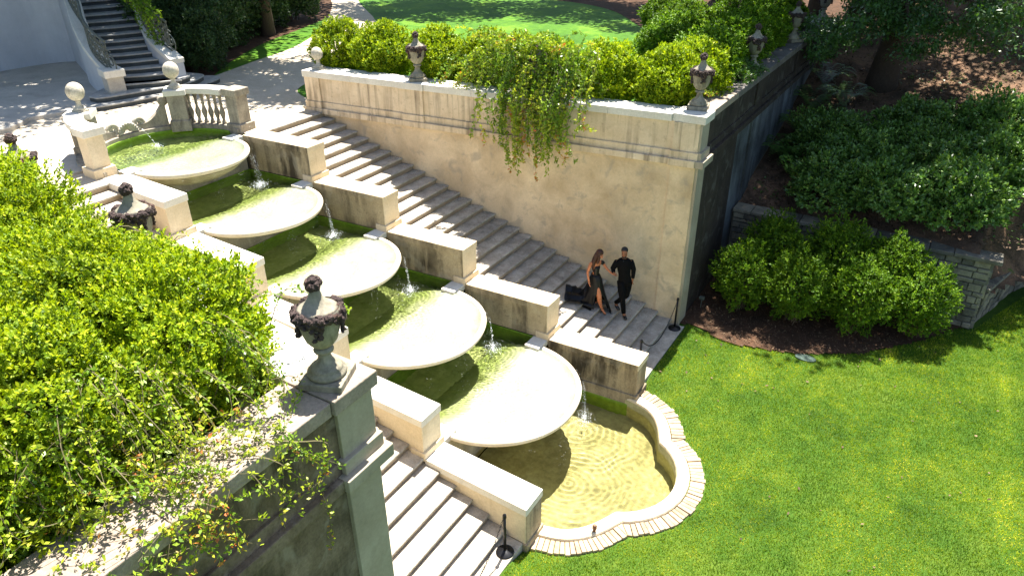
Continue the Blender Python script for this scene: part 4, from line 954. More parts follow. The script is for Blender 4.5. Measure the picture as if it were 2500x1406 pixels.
def p5(i,g):
    y=g.normal(10.0,.5); return [(9.9,y,5.8),(10.2,y+g.normal(0,.1),6.1+g.random()*.2),(10.6,y+g.normal(0,.2),5.95),(10.95+.2*g.random(),y+g.normal(0,.35),5.7)]
vine('rose_spray','green rose spray arching over the coping of the shaded side wall',None,48,g,p5,.07,.032,16,'fern')
def p5b(i,g):
    y=g.normal(7.2,.25); return [(10.1,y,5.7),(10.4,y+g.normal(0,.1),5.95),(10.75,y+g.normal(0,.2),5.8)]
vine('rose_tuft','small sunlit rose tuft on the coping beside the far corner urn',None,14,g,p5b,.06,.03,16)
def p6(i,g):
    x=g.uniform(6.3,6.9); y=-5.95+g.normal(0,.2); x=g.normal(7.4,.8)
    return [(x,y-.5,6.0),(x+.1,y-.2,6.4+g.random()*.15),(x+.3,y+.15,6.2),(x+.5,y+.35,6.05)]
vine('rose_shoots','rose shoots with orange tips below the half-sunk dark urn',None,40,g,p6,.055,.028,15)
def p7(i,g):
    k=g.integers(3,18); p=QR[k]; z=GZ(3+k)+.5; return [(p.x-.05,p.y+.3,z-.4),(p.x+g.normal(0,.2),p.y+g.normal(.1,.2),z+.5),(p.x+g.normal(.05,.25),p.y+g.normal(.05,.2),z+1.0),(p.x+g.normal(.2,.25),p.y-.05+g.normal(0,.15),z+.6)]
vine('ivy','ivy covering the right railing of the grand staircase',None,90,g,p7,.07,.045,15,'box2')
# ---------------------------------------------------------------- trees
def crown_mesh(seed,nc,rx,ry,rz,cr,lpc,ln,wd,mat='tree'):
    g=np.random.default_rng(seed); Ps=[];Ns=[]
    for c in range(nc):
        d=rv(1,g)[0]*g.random()**.4; c0=d*np.array([rx,ry,rz]); r=cr*g.uniform(.6,1.3)
        q=rv(lpc,g)*g.uniform(.35,1,(lpc,1)); q[:,2]*=.6; Ps.append(c0+q*r); Ns.append(q)
    P=np.concatenate(Ps); Nn=np.concatenate(Ns); D=rv(len(P),g)+Nn*.4; D[:,2]-=.15
    V,Fq=leaf_arrays(P,D,rv(len(P),g)+np.array([0,0,1.5]),ln*g.uniform(.7,1.3,len(P)),wd*g.uniform(.8,1.2,len(P)),.2)
    r=np.clip(np.repeat(g.random(nc),lpc)*.5+.5*g.random(len(P)),0,1)
    return npmesh('crown',V,Fq,M_[mat],{'rnd':('FACE',r)})
CR=[crown_mesh(61,80,4.6,4.6,2.6,1.2,130,.32,.17),crown_mesh(62,80,4.6,4.6,2.6,1.2,130,.32,.17)]
LOW=[crown_mesh(63,16,1.5,1.2,.8,.55,150,.14,.065),crown_mesh(64,12,1.2,1.2,.7,.5,150,.14,.065)]
def tree(label,base,crown,tr,k,sc=1,low=(),group='trees shading the garden'):
    R=thing('shade_tree',label,'tree',base,group=group); B=Vector(base); Cc=Vector(crown)-B
    b=MB(); g=np.random.default_rng(k+70); n=9
    pts=[Vector((0,0,-.5))]+[Vector((Cc.x*(t**1.6),Cc.y*(t**1.6),Cc.z*t))+Vector((g.normal(0,.06),g.normal(0,.06),0)) for t in np.linspace(0.02,1.0,n)]
    b.tube(pts,[tr*1.5,tr*1.25]+[tr*(1-.6*t) for t in np.linspace(.05,1,n-1)],12)
    b.build('trunk',M_['bark'],R,smooth=True)
    lb=MB()
    for i in range(9):
        a=g.uniform(0,2*PI); s_=pts[g.integers(5,n)]; e=Cc+Vector((math.cos(a)*3.2*sc,math.sin(a)*3.2*sc,g.uniform(-.8,1.6))); m=(s_+e)/2+Vector((0,0,.4)); lb.tube([s_,m,e],[tr*.35,tr*.22,tr*.08],6)
    for (dx,dy,dz,kk,s2) in low:
        e=Vector((dx,dy,dz)); s_=Vector((Cc.x*.2,Cc.y*.2,dz+.8)); lb.tube([s_,(s_+e)/2+Vector((0,0,.3)),e],[.09,.06,.02],5)
    lb.build('limbs',M_['bark'],R,smooth=True)
    c=link('crown',CR[k%2],R); c.location=Cc; c.scale=(sc,)*3; c.rotation_euler=(0,0,k*1.3); c['kind']='stuff'
    for j,(dx,dy,dz,kk,s2) in enumerate(low):
        c=link('low_branch',LOW[kk],R); c.location=(dx,dy,dz); c.scale=(s2,)*3; c.rotation_euler=(0,0,j*2.1); c['kind']='stuff'
    return R
tree('thick dark leaning trunk on the dappled woodland floor, low leafy branches round it',(13.5,18.7,4.0),(13.5,16.6,13.5),.42,0,.82,[(-1.4,-2.2,1.9,0,1.0),(.6,-2.6,2.2,1,1.0),(-.2,-1.4,2.8,0,1.1),(1.9,-2.0,2.4,0,1.0),(-2.2,-.6,1.6,1,1.0),(3.2,-2.2,2.6,1,1.1),(1.2,-.2,3.4,0,1.2)])
tree('second dark trunk just beyond the end of the black side wall',(11.7,22.8,4.9),(11.8,22.4,15),.33,1,.95,[(.6,-1.4,2.0,0,1.0),(1.8,-.9,2.4,1,1.1)])
tl=[((22.8,20.5,6),(22.4,20.6,13.2),.35,2,.85,'tree past the right edge above the azaleas'),((18,27.5,6.2),(18.2,28,15.5),.35,3,.9,'woodland tree behind the thick leaning trunk'),((13.2,33,8),(12.6,31.5,16.5),.4,4,1.1,'tree far up the woodland slope behind the black wall'),((25,24,6.5),(24.4,23.5,15),.35,5,1.1,'woodland tree out past the right edge, upslope'),
 ((24.0,12.5,2.8),(22.6,11.0,12),.3,6,.8,'tree beyond the right edge that shades the lawn corner'),((19,34,9),(18.5,33,17),.35,7,1.2,'furthest woodland tree up the slope'),((9.6,25.5,4.5),(9.6,24,14),.3,8,.7,'slim tree at the end of the shaded hedge'),((8.3,17.6,4.5),(11.0,15.6,13.4),.28,9,.95,'tree leaning out over the black side wall')]
for b_,c_,r_,k_,s_,l_ in tl: tree(l_,b_,c_,r_,k_,s_)
tu=[((-11.2,8.6,4.5),(-9.9,8.0,15),.3,9,1.0,'tree rising from the evergreens and shading the grand stair'),((-13.8,12.3,4.5),(-13.4,12.4,15.5),.3,10,1.1,'tree behind the evergreen bed, upper left'),((-15.5,2.0,5),(-13.2,3.8,15),.35,11,1.0,'tree behind the curved pale wall'),
 ((-11.0,12.2,4.5),(-4.6,10.7,14.5),.25,12,.82,'leaning tree over the gravel path'),((-11,30,4.5),(-10.6,26.5,16),.35,13,1.1,'tree behind the upper lawn, left'),((-5,33,4.5),(-3.6,30.5,15.5),.35,14,1.0,'tree behind the upper lawn, middle'),((3,33,4.5),(3.0,29.0,15.5),.35,15,1.0,'tree behind the upper lawn, right'),((-17,20,4.5),(-17,20,16),.35,16,1.2,'tree left of the far gravel path'),((-17,-3,4.6),(-10.4,3.0,15.5),.35,17,1.0,'tree behind the left edge above the stone apron')]
for b_,c_,r_,k_,s_,l_ in tu: tree(l_,b_,c_,r_,k_,s_)
# ---------------------------------------------------------------- grass, litter, ferns
def pjn(P):
    q=P-np.array(CAM); f=np.array(F); z=q@f; return 1250+FOC*(q@np.array(R2))/z,703-FOC*(q@np.array(U2))/z
def grass(n,seed,xr,yr,zf,ln,wd,keep,name='grass',mat='blade'):
    g=np.random.default_rng(seed); x=g.uniform(*xr,n); y=g.uniform(*yr,n); P=np.stack([x,y,np.zeros(n)],1)
    u,v=pjn(P+np.array([0,0,zf(12.5,0) if zf is lawnz else 4.5])); k=(u>-80)&(u<2580)&(v>-60)&(v<1490); P=P[k]; k=np.array([keep(a,b_) for a,b_ in P[:,:2]]); P=P[k]
    P[:,2]=[zf(a,b_) for a,b_ in P[:,:2]]; P[:,2]-=.005
    D=rv(len(P),g)*.6; D[:,2]=1; V,Fq=leaf_arrays(P,D,rv(len(P),g),ln*g.uniform(.6,1.3,len(P)),wd*g.uniform(.8,1.2,len(P)),.1)
    me=npmesh(name,V,Fq,M_[mat],{'rnd':('FACE',g.random(len(P)))}); o=link(name,me); tag(o,'short mown lawn grass',None,kind='stuff'); return o
BRKP=[(11.0,2.5)]+offset(INNER,.60)+[(11.0,-2.5)]
def keepl(x,y):
    if x<11.26 or (y>9.7 and x<17.95+(y-10)*.42): return False
    if inpoly(x,y,BRKP) : return False
    if x<17.8 and y>5.5 and inpoly(x,y,BED): return False
    return True
grass(680000,81,(11.2,20.5),(-9,14),lawnz,.052,.010,keepl)
def scatter(name,n,seed,xr,yr,zf,ln,wd,mat,keep=lambda x,y:True,label='fallen leaves'):
    g=np.random.default_rng(seed); x=g.uniform(*xr,n); y=g.uniform(*yr,n); k=np.array([keep(a,b_) for a,b_ in zip(x,y)]); x=x[k];y=y[k]
    P=np.stack([x,y,[zf(a,b_)+.012 for a,b_ in zip(x,y)]],1); D=rv(len(P),g); D[:,2]=np.abs(D[:,2])*.35
    V,Fq=leaf_arrays(P,D,rv(len(P),g)*.4+np.array([0,0,1]),ln*g.uniform(.5,1.4,len(P)),wd*g.uniform(.7,1.3,len(P)),.3)
    me=npmesh(name,V,Fq,M_[mat],{'rnd':('FACE',g.random(len(P)))}); o=link(name,me); return tag(o,label,None,kind='stuff')
scatter('leaf_litter',26000,82,(11.1,26),(10.3,34),woodz,.12,.05,'litter')
scatter('mulch_litter',5000,83,(11.1,17.6),(5.8,9.7),lambda x,y: lawnz(x,y)+.05,.08,.02,'litter',lambda x,y: inpoly(x,y,BED))
scatter('woodland_weeds',9000,84,(11.3,26),(10.5,34),lambda x,y: woodz(x,y)+.02,.12,.06,'fern',lambda x,y: mnoise.noise(Vector((x*.6,y*.6,2)))>.12,'low green weeds on the woodland floor')
def stz(x,y): i=min(30,max(1,int(math.ceil(x/T))+1)); return (31-i)*RS
scatter('stair_litter',1100,85,(2.2,10.6),(0,1),lambda x,v: stz(x,0),.024,.015,'litter').data
o=bpy.data.objects['stair_litter']; me=o.data
co=np.empty(len(me.vertices)*3,np.float32); me.vertices.foreach_get('co',co); co=co.reshape(-1,4,3)
v=np.clip(co[:,0,1],0,1); xx=co[:,0,0]; yw=4.55+.104*xx; target=yw-.04-1.25*v**2.2; co[:,:,1]+=(target-co[:,0,1])[:,None]; me.vertices.foreach_set('co',co.ravel()); me.update()
g=np.random.default_rng(86)
def fern_mesh(seed):
    g=np.random.default_rng(seed); LP=[];LD=[];U=[];L=[];Wd=[]; d=np.array([1.,0,0]); s_=np.array([0,1.,0]); e=g.uniform(.35,.6)
    for k in range(18):
        t=(k+1)/18; p=d*.75*t+np.array([0,0,e*math.sin(t*2.3)])
        for q in (-1,1): LP.append(p-s_*q*.004); LD.append(s_*q+d*.35); U.append([0,0,1]); L.append(.17*math.sin(PI*min(1,t*.85+.12))+.02); Wd.append(.045)
    V,Fq=leaf_arrays(np.array(LP),np.array(LD),np.array(U,float)+0.,np.array(L),np.array(Wd),.1)
    return npmesh('frond',V,Fq,M_['fern'],{'rnd':('FACE',g.random(len(LP)))})
FM=[fern_mesh(91),fern_mesh(92)]
fp=[(11.75,14.6,'fern halfway along the black side wall'),(12.4,15.3,'wide fern between the black side wall and the azaleas'),(11.7,16.3,'fern further along the foot of the black side wall'),(12.6,16.8,'fern at the far end of the azaleas'),(11.7,12.9,'fern against the black wall just above the rubble wall'),(12.4,12.4,'fern between the rubble wall and the first azalea'),(11.7,18.0,'furthest fern at the foot of the black side wall')]
for i,(x,y,lab) in enumerate(fp):
    R=thing('fern',lab,'fern',(x,y,woodz(x,y)),i*1.1,'ferns along the foot of the black wall'); R.scale=(1.3,)*3
    for k in range(12):
        o=link('frond',FM[k%2],R); o['kind']='stuff'; o.rotation_euler=(0,0,k*2*PI/12+.3*(k%3)); o.scale=(1,)*3
# ---------------------------------------------------------------- rope barrier, small things
def stanchion(loc,label):
    R=thing('stanchion',label,'post',loc)
    MB().lathe([(.16,0),(.165,.012),(.15,.03),(.05,.045),(.03,.06)],n=26).build('base',M_['darkmetal'],R,smooth=True)
    MB().lathe([(.026,.05),(.026,.90)],n=14).build('post',M_['darkmetal'],R,smooth=True)
    MB().lathe([(.036,.86),(.036,.90),(.03,.93),(.001,.95)],n=14,caps=False).build('cap',M_['darkmetal'],R,smooth=True)
stanchion((11.06,-3.13,0),'black post on the slab at the foot of the near stairs')
stanchion((11.03,5.46,0),'black post against the corner of the far wall, right of the couple')
stanchion((10.98,3.14,0),'post mostly hidden behind the lowest far cheek wall, only its top visible')
def chain(a,b_,sag,label):
    a,b_=Vector(a),Vector(b_); n=int((b_-a).length*(1+sag*.4)/.038); b=MB(); P=[]
    for i in range(n+1):
        t=i/n; P.append(a.lerp(b_,t)-Vector((0,0,4*sag*t*(1-t))))
    for i in range(n):
        c=(P[i]+P[i+1])/2; t=(P[i+1]-P[i]).normalized(); s_=t.cross(Vector((0,0,1)))
        if s_.length<.1: s_=t.cross(Vector((1,0,0)))
        s_.normalize(); u=s_.cross(t)
        if i%2: s_,u=u,s_
        ring_=[c+t*.026*math.cos(q)+s_*.014*math.sin(q) for q in np.linspace(0,2*PI,9)]
        b.tube(ring_,.0045,4)
    o=b.build('chain',M_['darkmetal']); o['kind']='stuff' if False else o.get('kind','') or 'thing'; del o['kind']; tag(o,label,'chain')
chain((11.03,5.44,.88),(10.98,3.16,.90),.62,'black chain sagging across the foot of the far stairs')
chain((11.06,-3.15,.90),(11.1,-5.45,.88),.72,'black chain hanging from the post at the foot of the near stairs')
b=MB(); b.prism([(14.29+.26*math.cos(a),6.12+.15*math.sin(a)) for a in np.linspace(0,2*PI,25)[:-1]],-.25,-.165); o=b.build('valve_cover',M_['lid'],bev=.01); tag(o,'small pale green valve cover in the lawn below the mulch bed','cover')
scatter('fallen_leaves',110,88,(11.3,18.5),(-4,9),lambda x,y: lawnz(x,y)+.03,.07,.05,'litter',lambda x,y: x>13.7 or abs(y)>3,'few fallen leaves on the lawn')
R=thing('garden_spotlight','small grey garden light on a stake beside the corner of the dark wall','lamp',(11.28,6.85,0))
MB().tube([(0,0,-.1),(0,0,.28)],.012,6).build('stake',M_['iron'],R); MB().box(-.07,.07,-.05,.05,.28,.36).build('housing',M_['iron'],R,bev=.01)
b=MB(); b.lathe([(.03,-.8),(.03,.02),(.045,.03),(.045,.10),(.03,.12)],(12.18,-1.80,-.05),12); o=b.build('overflow_pipe',M_['pipe']); tag(o,'short copper overflow pipe standing in the lower basin','pipe')
# falling water
g=np.random.default_rng(95)
def drops(name,label,gen,n,r):
    b=MB()
    for i in range(n):
        p=Vector(gen()); q=r*g.uniform(.5,1.4); st=g.uniform(1,2.6)
        b.add([p+Vector(v) for v in ((q,0,0),(0,q,0),(-q,0,0),(0,-q,0),(0,0,q*st),(0,0,-q*st))],[(0,1,4),(1,2,4),(2,3,4),(3,0,4),(1,0,5),(2,1,5),(3,2,5),(0,3,5)])
    o=b.build(name,M_['drop'],smooth=True); tag(o,label,None,kind='stuff')
for k in range(5):
    xc=xcn(k); R=BR[k]; z=zr(k); zl=zr(k+1) if k<4 else -.34
    def gen():
        a=g.choice([.62,.70,.2,-.25,-.7,.9],p=[.38,.22,.1,.1,.1,.1])+g.normal(0,.05); t=g.random(); fall=z-.05-(z-.05-zl)*t; s_=.05+.10*math.sqrt(t)
        return (xc+(R+s_)*math.cos(a)+g.normal(0,.01),(R+s_)*math.sin(a)+g.normal(0,.01),fall)
    drops('falling_water','thin streams of water falling from the lip of a bowl',gen,300,.0032)
    def gen2():
        a=.66+g.normal(0,.05); rr=abs(g.normal(0,.14)); q=g.uniform(0,2*PI)
        return (xc+(R+.14)*math.cos(a)+rr*math.cos(q),(R+.14)*math.sin(a)+rr*math.sin(q),zl+abs(g.normal(0,.05))*math.exp(-rr*6))
    drops('water_splash','white splash where the stream hits the pool',gen2,380,.005)
def gen(): t=g.random(); return (-2.15+.62*t,.02+g.normal(0,.01),4.86-.42*t*t-.0*t)
drops('water_spout','thin spout of water from the carved shell into the upper basin',gen,50,.006)
def gen(): rr=abs(g.normal(0,.08)); q=g.uniform(0,2*PI); return (-1.5+rr*math.cos(q),.02+rr*math.sin(q),4.45+abs(g.normal(0,.03)))
drops('water_splash','small white splash in the middle of the upper basin',gen,90,.008)
# ---------------------------------------------------------------- people
def skin(name,V,E,rad,mat,parent=None,root=0,sub=2):
    me=bpy.data.meshes.new(name); me.from_pydata([tuple(p) for p in V],E,[]); me.update()
    o=link(name,me,parent,mat)
    bm=bmesh.new(); bm.from_mesh(me); lay=bm.verts.layers.skin.verify(); bm.verts.ensure_lookup_table()
    for i,v in enumerate(bm.verts):
        r=rad[i]; v[lay].radius=(r,r) if not isinstance(r,tuple) else r; v[lay].use_root=(i==root)
    bm.to_mesh(me); bm.free()
    m=o.modifiers.new('skin','SKIN'); m.use_smooth_shade=True; m.branch_smoothing=.6
    s=o.modifiers.new('sub','SUBSURF'); s.levels=sub; s.render_levels=sub
    return o
class G:
    def __init__(s): s.V=[];s.E=[];s.R=[];s.n={}
    def add(s,name,p,r,to=None):
        s.n[name]=len(s.V); s.V.append(Vector(p)); s.R.append(r)
        if to is not None: s.E.append((s.n[to],s.n[name]))
        return s
    def chain(s,start,items):
        prev=start
        for nm,p,r in items: s.add(nm,p,r,prev); prev=nm
        return s
def hand(g_,wrist,hpos,side,pref,curl=.5):
    w=g_.V[g_.n[wrist]]; d=(Vector(hpos)-w).normalized(); s_=d.cross(Vector(side)).normalized(); u=s_.cross(d)
    g_.add(pref+'palm',w+d*.055,(.030,.018),wrist)
    for i,(off,l) in enumerate(((-.026,.062),(-.009,.072),(.009,.068),(.025,.052))):
        b=w+d*.095+s_*off; g_.add(pref+'k%d'%i,b,.0095,pref+'palm'); g_.add(pref+'f%d'%i,b+d*l*.55+u*.010*curl,.0085,pref+'k%d'%i); g_.add(pref+'t%d'%i,b+d*l*.85+u*.045*curl,.007,pref+'f%d'%i)
    g_.add(pref+'th1',w+d*.05-s_*.036+u*.012,.0105,pref+'palm'); g_.add(pref+'th2',w+d*.085-s_*.046+u*.025,.009,pref+'th1')
def ell(b,c,rx,ry,rz,rotm=None,nu=14,nv=9):
    vs=[];fs=[]
    for j in range(nv+1):
        p=PI*j/nv
        for i in range(nu):
            a=2*PI*i/nu; v=Vector((rx*math.sin(p)*math.cos(a),ry*math.sin(p)*math.sin(a),rz*math.cos(p)))
            if rotm: v=rotm@v
            vs.append(Vector(c)+v)
    for j in range(nv):
        for i in range(nu): fs.append((j*nu+i,j*nu+(i+1)%nu,(j+1)*nu+(i+1)%nu,(j+1)*nu+i))
    b.add(vs,fs); return b
# man
MN=thing('person','man in black suit stepping down the far stairs, head bowed, holding hands','person',(9.9,4.6,.45))
ofs=Vector((-9.9,-4.6,-.45))
def L_(p): return Vector(p)+ofs
g_=G(); g_.add('pelvis',L_((9.86,4.59,1.50)),(.12,.08))
g_.chain('pelvis',[('waist',L_((9.84,4.58,1.70)),(.11,.08)),('chest',L_((9.81,4.56,1.95)),(.12,.08)),('neck0',L_((9.81,4.56,2.13)),.07),('neck',L_((9.815,4.545,2.20)),.056),('jaw',L_((9.835,4.50,2.265)),.068),('head',L_((9.82,4.52,2.36)),.095),('crown',L_((9.815,4.53,2.42)),.075)])
g_.add('nose',L_((9.865,4.415,2.30)),.016,'jaw')
g_.chain('chest',[('rs',L_((9.645,4.46,2.08)),.048),('re',L_((9.565,4.46,1.86)),.052),('rw',L_((9.64,4.36,1.80)),.036)])
hand(g_,'rw',L_((9.70,4.32,1.78)),(0,0,1),'r',1.2)
g_.chain('chest',[('ls',L_((9.975,4.655,2.09)),.048),('le',L_((10.03,4.70,1.85)),.052),('lw',L_((10.05,4.65,1.62)),.034)])
hand(g_,'lw',L_((10.06,4.62,1.5)),(.8,.5,0),'l',.7)
g_.chain('pelvis',[('rh',L_((9.80,4.53,1.45)),.105),('rk',L_((9.89,4.46,1.06)),.075),('ra',L_((9.90,4.60,.58)),.05),('rf',L_((9.97,4.53,.50)),.045),('rt',L_((10.04,4.46,.485)),.036)])
g_.chain('pelvis',[('lh',L_((9.93,4.65,1.45)),.105),('lk',L_((9.93,4.60,1.10)),.072),('la',L_((9.65,4.62,.80)),.048),('lf',L_((9.72,4.57,.71)),.045),('lt',L_((9.80,4.53,.655)),.036)])
skin('body',g_.V,g_.E,g_.R,M_['skin_m'],MN)
def sub(g0,names_,edges,scale,over={},mat=None,nm='x',par=None,root=None):
    idx={n:i for i,n in enumerate(names_)}; V=[over[n][0] if n in over else g0.V[g0.n[n]] for n in names_]
    R_=[]
    for n in names_:
        r=over[n][1] if n in over else g0.R[g0.n[n]]
        R_.append(tuple(a*scale+.006 for a in r) if isinstance(r,tuple) else r*scale+.006)
    return skin(nm,V,[(idx[a],idx[b_]) for a,b_ in edges],R_,mat,par,idx[root or names_[0]])
def loft(b,secs,ax,fr,n=20,e=2.4,caps=True):
    ax=Vector(ax).normalized(); fr=Vector(fr).normalized(); vs=[];fs=[]; secs=[(c,rx*.92,ry) for c,rx,ry in secs]
    for c,rx,ry in secs:
        for k in range(n):
            a=2*PI*k/n; ca,sa=math.cos(a),math.sin(a); m=(abs(ca)**e+abs(sa)**e)**(-1/e); vs.append(Vector(c)+ax*(rx*ca*m)+fr*(ry*sa*m))
    for i in range(len(secs)-1):
        for k in range(n): fs.append((i*n+k,i*n+(k+1)%n,(i+1)*n+(k+1)%n,(i+1)*n+k))
    if caps: fs.append(tuple(range(n-1,-1,-1))); fs.append(tuple((len(secs)-1)*n+k for k in range(n)))
    b.add(vs,fs); return b
AX,FR=(.86,.51,0),(.51,-.86,0)
b=MB(); loft(b,[(L_((9.865,4.59,1.43)),.185,.135),(L_((9.86,4.59,1.55)),.185,.13),(L_((9.845,4.585,1.70)),.165,.115),(L_((9.82,4.57,1.88)),.185,.125),(L_((9.81,4.56,2.0)),.205,.125),(L_((9.81,4.56,2.09)),.21,.11),(L_((9.81,4.56,2.145)),.15,.085),(L_((9.812,4.558,2.18)),.075,.065)],AX,FR)
b.build('jacket',M_['suit'],MN,smooth=True)
for arm,rr in ((('rs','re','rw'),[.075,.082,.066,.054,.045]),(('ls','le','lw'),[.075,.082,.066,.054,.045])):
    a,b2,c=[g_.V[g_.n[n_]] for n_ in arm]; a=a+(a-g_.V[g_.n['chest']]).normalized()*(-.03)
    MB().tube([a+Vector((0,0,.02)),a.lerp(b2,.35),b2,b2.lerp(c,.5),b2.lerp(c,.97)],rr,12).build('sleeve',M_['suit'],MN,smooth=True)
for leg,rr in ((('rh','rk','ra'),[.12,.105,.075,.068,.058]),(('lh','lk','la'),[.12,.105,.075,.068,.058])):
    a,b2,c=[g_.V[g_.n[n_]] for n_ in leg]
    MB().tube([a+Vector((0,0,.08)),a.lerp(b2,.45),b2,b2.lerp(c,.5),b2.lerp(c,1.0)],rr,12).build('trouser_leg',M_['suit'],MN,smooth=True)
b=MB(); loft(b,[(L_((9.865,4.59,1.36)),.15,.11),(L_((9.862,4.59,1.52)),.175,.12)],AX,FR); b.build('trouser_seat',M_['suit'],MN,smooth=True)
for p in (('ra','rf','rt'),('la','lf','lt')):
    V=[g_.V[g_.n[n]] for n in p]; V[0]=V[0]-Vector((0,0,.03)); skin('shoe',V,[(0,1),(1,2)],[.052,.05,.042],M_['leather'],MN)
b=MB(); ell(b,L_((9.805,4.562,2.395)),.088,.088,.088); o=b.build('hair',M_['hair_m'],MN,smooth=True)
b=MB(); ell(b,L_((9.845,4.462,2.245)),.055,.045,.035); b.build('beard',M_['hair_m'],MN,smooth=True)
b=MB(); 
for e in ((9.80,4.437),(9.875,4.455)): ell(b,L_((e[0],e[1],2.345)),.014,.012,.008,None,8,5)
b.build('eyes',M_['hair_m'],MN,smooth=True)
b=MB(); b.add([L_((9.79,4.445,2.14)),L_((9.89,4.475,2.14)),L_((9.865,4.425,1.90)),],[(0,1,2)]); 
skin('shirt_collar',[L_((9.80,4.53,2.16)),L_((9.825,4.49,2.10)),L_((9.85,4.462,2.0))],[(0,1),(1,2)],[.062,.04,.022],M_['shirt'],MN)
# woman
WN=thing('person','long-haired woman in black slit gown with trailing train on the far stairs','person',(9.4,4.3,.6))
ofs=Vector((-9.4,-4.3,-.6))
g_=G(); g_.add('pelvis',L_((9.22,4.27,1.52)),(.13,.10))
g_.chain('pelvis',[('waist',L_((9.18,4.255,1.72)),(.092,.08)),('chest',L_((9.19,4.27,1.93)),(.115,.09)),('neck0',L_((9.21,4.28,2.06)),.055),('neck',L_((9.225,4.28,2.12)),.043),('jaw',L_((9.30,4.26,2.19)),.055),('head',L_((9.275,4.28,2.27)),.085),('crown',L_((9.26,4.285,2.32)),.07)])
g_.add('nose',L_((9.375,4.235,2.22)),.012,'jaw')
g_.chain('chest',[('rs',L_((9.10,4.15,2.04)),.046),('re',L_((9.06,4.06,1.79)),.038),('rw',L_((9.12,4.03,1.57)),.026)])
hand(g_,'rw',L_((9.15,4.02,1.45)),(.8,.5,0),'r',.6)
g_.chain('chest',[('ls',L_((9.27,4.41,2.02)),.046),('le',L_((9.40,4.43,1.84)),.036),('lw',L_((9.56,4.38,1.77)),.026)])
hand(g_,'lw',L_((9.65,4.35,1.765)),(0,0,1),'l',1.0)
g_.chain('pelvis',[('rh',L_((9.26,4.22,1.46)),.10),('rk',L_((9.38,4.15,1.12)),.068),('rc',L_((9.38,4.18,.97)),.060),('ra',L_((9.43,4.25,.74)),.034),('rf',L_((9.49,4.235,.675)),.030),('rt',L_((9.56,4.22,.625)),.026)])
g_.chain('pelvis',[('lh',L_((9.20,4.36,1.46)),.10),('lk',L_((9.28,4.40,1.15)),.068),('la',L_((9.13,4.38,.88)),.034),('lt',L_((9.22,4.36,.79)),.026)])
skin('body',g_.V,g_.E,g_.R,M_['skin_w'],WN)
b=MB(); ell(b,L_((9.255,4.29,2.30)),.096,.096,.10)
b.build('hair',M_['hair'],WN,smooth=True)
skin('long_hair',[L_((9.235,4.275,2.32)),L_((9.185,4.25,2.2)),L_((9.14,4.205,2.07)),L_((9.13,4.20,1.93)),L_((9.15,4.20,1.80))],[(0,1),(1,2),(2,3),(3,4)],[(.085,.08),(.09,.075),(.10,.065),(.09,.05),(.035,.025)],M_['hair'],WN)
skin('side_hair',[L_((9.29,4.245,2.28)),L_((9.27,4.205,2.15)),L_((9.255,4.185,2.02))],[(0,1),(1,2)],[.045,.042,.03],M_['hair'],WN)
b=MB()
for e in ((9.345,4.225),): ell(b,L_((e[0],e[1],2.255)),.012,.012,.008,None,8,5)
b.build('eyes',M_['hair_m'],WN,smooth=True)
sub(g_,['waist','pelvis','chest','bust'],[('waist','pelvis'),('waist','chest'),('chest','bust')],1.08,{'bust':(L_((9.235,4.26,1.965)),(.095,.08)),'chest':(L_((9.195,4.27,1.90)),(.118,.092))},M_['satin'],'bodice',WN)
skin('sleeve',[L_((9.24,4.36,2.02)),L_((9.30,4.42,1.98)),L_((9.33,4.43,1.92))],[(0,1),(1,2)],[.06,.065,.045],M_['satin'],WN)
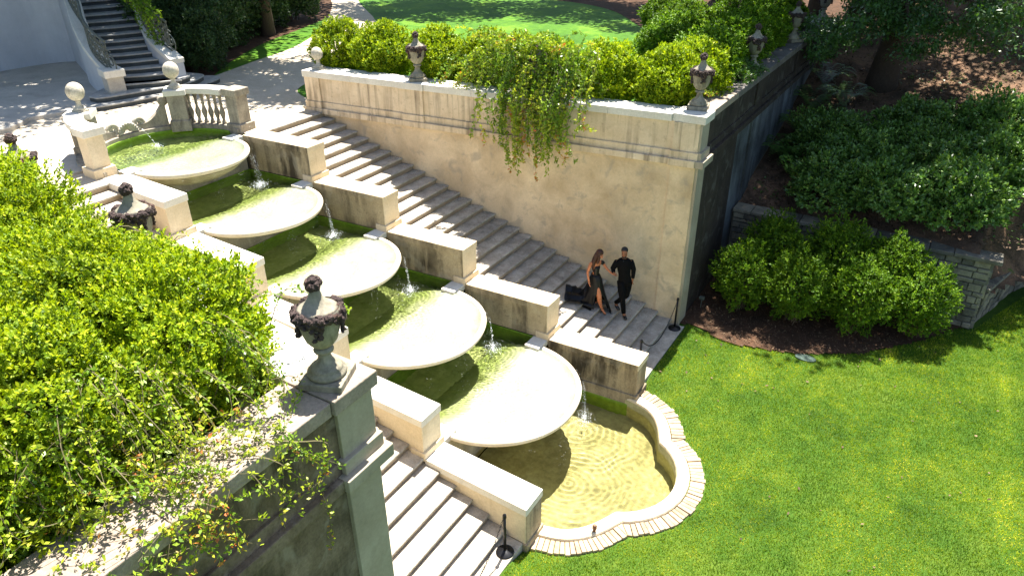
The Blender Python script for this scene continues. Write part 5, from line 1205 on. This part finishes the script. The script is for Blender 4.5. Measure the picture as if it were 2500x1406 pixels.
# skirt with slit
def stl(x): return 4.5-x*RS/T
b=MB(); nv,nu=16,60
def skirt(v,u):
    c0=Vector((9.19,4.26,1.70)); c1=Vector((9.27,4.30,.70)); c=c0.lerp(c1,v); r=np.interp(v,[0,.12,.3,.6,1],[.105,.155,.185,.25,.36])
    gap=.62*sm(.38,.62,v)+.22*sm(.6,1,v); a0=-.75; a=a0+gap+(2*PI-2*gap)*u
    rr=r*(1+.07*v*math.sin(9*a+2*v)+.04*v*math.sin(17*a)); x=c.x+rr*math.cos(a)*1.05; y=c.y+rr*math.sin(a)*.9
    back=max(0,-math.cos(a-.15))*v*v*.18; x-=back
    z=1.70-(1.70)*v; zz=stz(x,y); z=1.70+(max(zz+.012,stl(x)-.10)-1.70)*v if v>.0 else 1.70
    return (x-9.4,y-4.3,z-.6)
for i in range(nv+1):
    for j in range(nu+1): b.v.append(skirt(i/nv,j/nu))
for i in range(nv):
    for j in range(nu): b.f.append((i*(nu+1)+j,(i+1)*(nu+1)+j,(i+1)*(nu+1)+j+1,i*(nu+1)+j+1))
o=b.build('skirt',M_['satin'],WN,smooth=True); sd=o.modifiers.new('s','SOLIDIFY'); sd.thickness=.008
b=MB(); nu,nv=26,22
A0,A1=Vector((9.32,3.99,0)),Vector((9.22,4.56,0)); B0,B1=Vector((8.62,3.68,0)),Vector((8.36,4.26,0))
for i in range(nu+1):
    u=i/nu
    for j in range(nv+1):
        v=j/nv; p=(A0.lerp(B0,u)).lerp(A1.lerp(B1,u),v); wv=.05*math.sin(v*9+u*3)*(1-.3*u); p.y+=.06*math.sin(u*PI)*(1 if v>.5 else .6); 
        z=max(stz(p.x,0)+.02,stl(p.x)-.02)+.05+.035*math.sin(v*13+u*4)+.3*(1-u)**3*math.sin(v*PI)*.9
        if u>.85: z+=.03*math.sin(v*8)
        b.v.append((p.x-9.4,p.y-4.3,z-.6))
for i in range(nu):
    for j in range(nv): b.f.append((i*(nv+1)+j,(i+1)*(nv+1)+j,(i+1)*(nv+1)+j+1,i*(nv+1)+j+1))
o=b.build('train',M_['satin'],WN,smooth=True); sd=o.modifiers.new('s','SOLIDIFY'); sd.thickness=.01
skin('sandal',[L_((9.43,4.255,.70)),L_((9.49,4.237,.645)),L_((9.57,4.22,.61))],[(0,1),(1,2)],[.018,.02,.028],M_['leather'],WN)
MB().tube([L_((9.42,4.26,.72)),L_((9.41,4.265,.61))],.008,5).build('heel',M_['leather'],WN)
MB().tube([L_((9.43+.04*math.cos(a),4.25+.04*math.sin(a),.755)) for a in np.linspace(0,2*PI,13)],.007,4).build('ankle_strap',M_['leather'],WN)
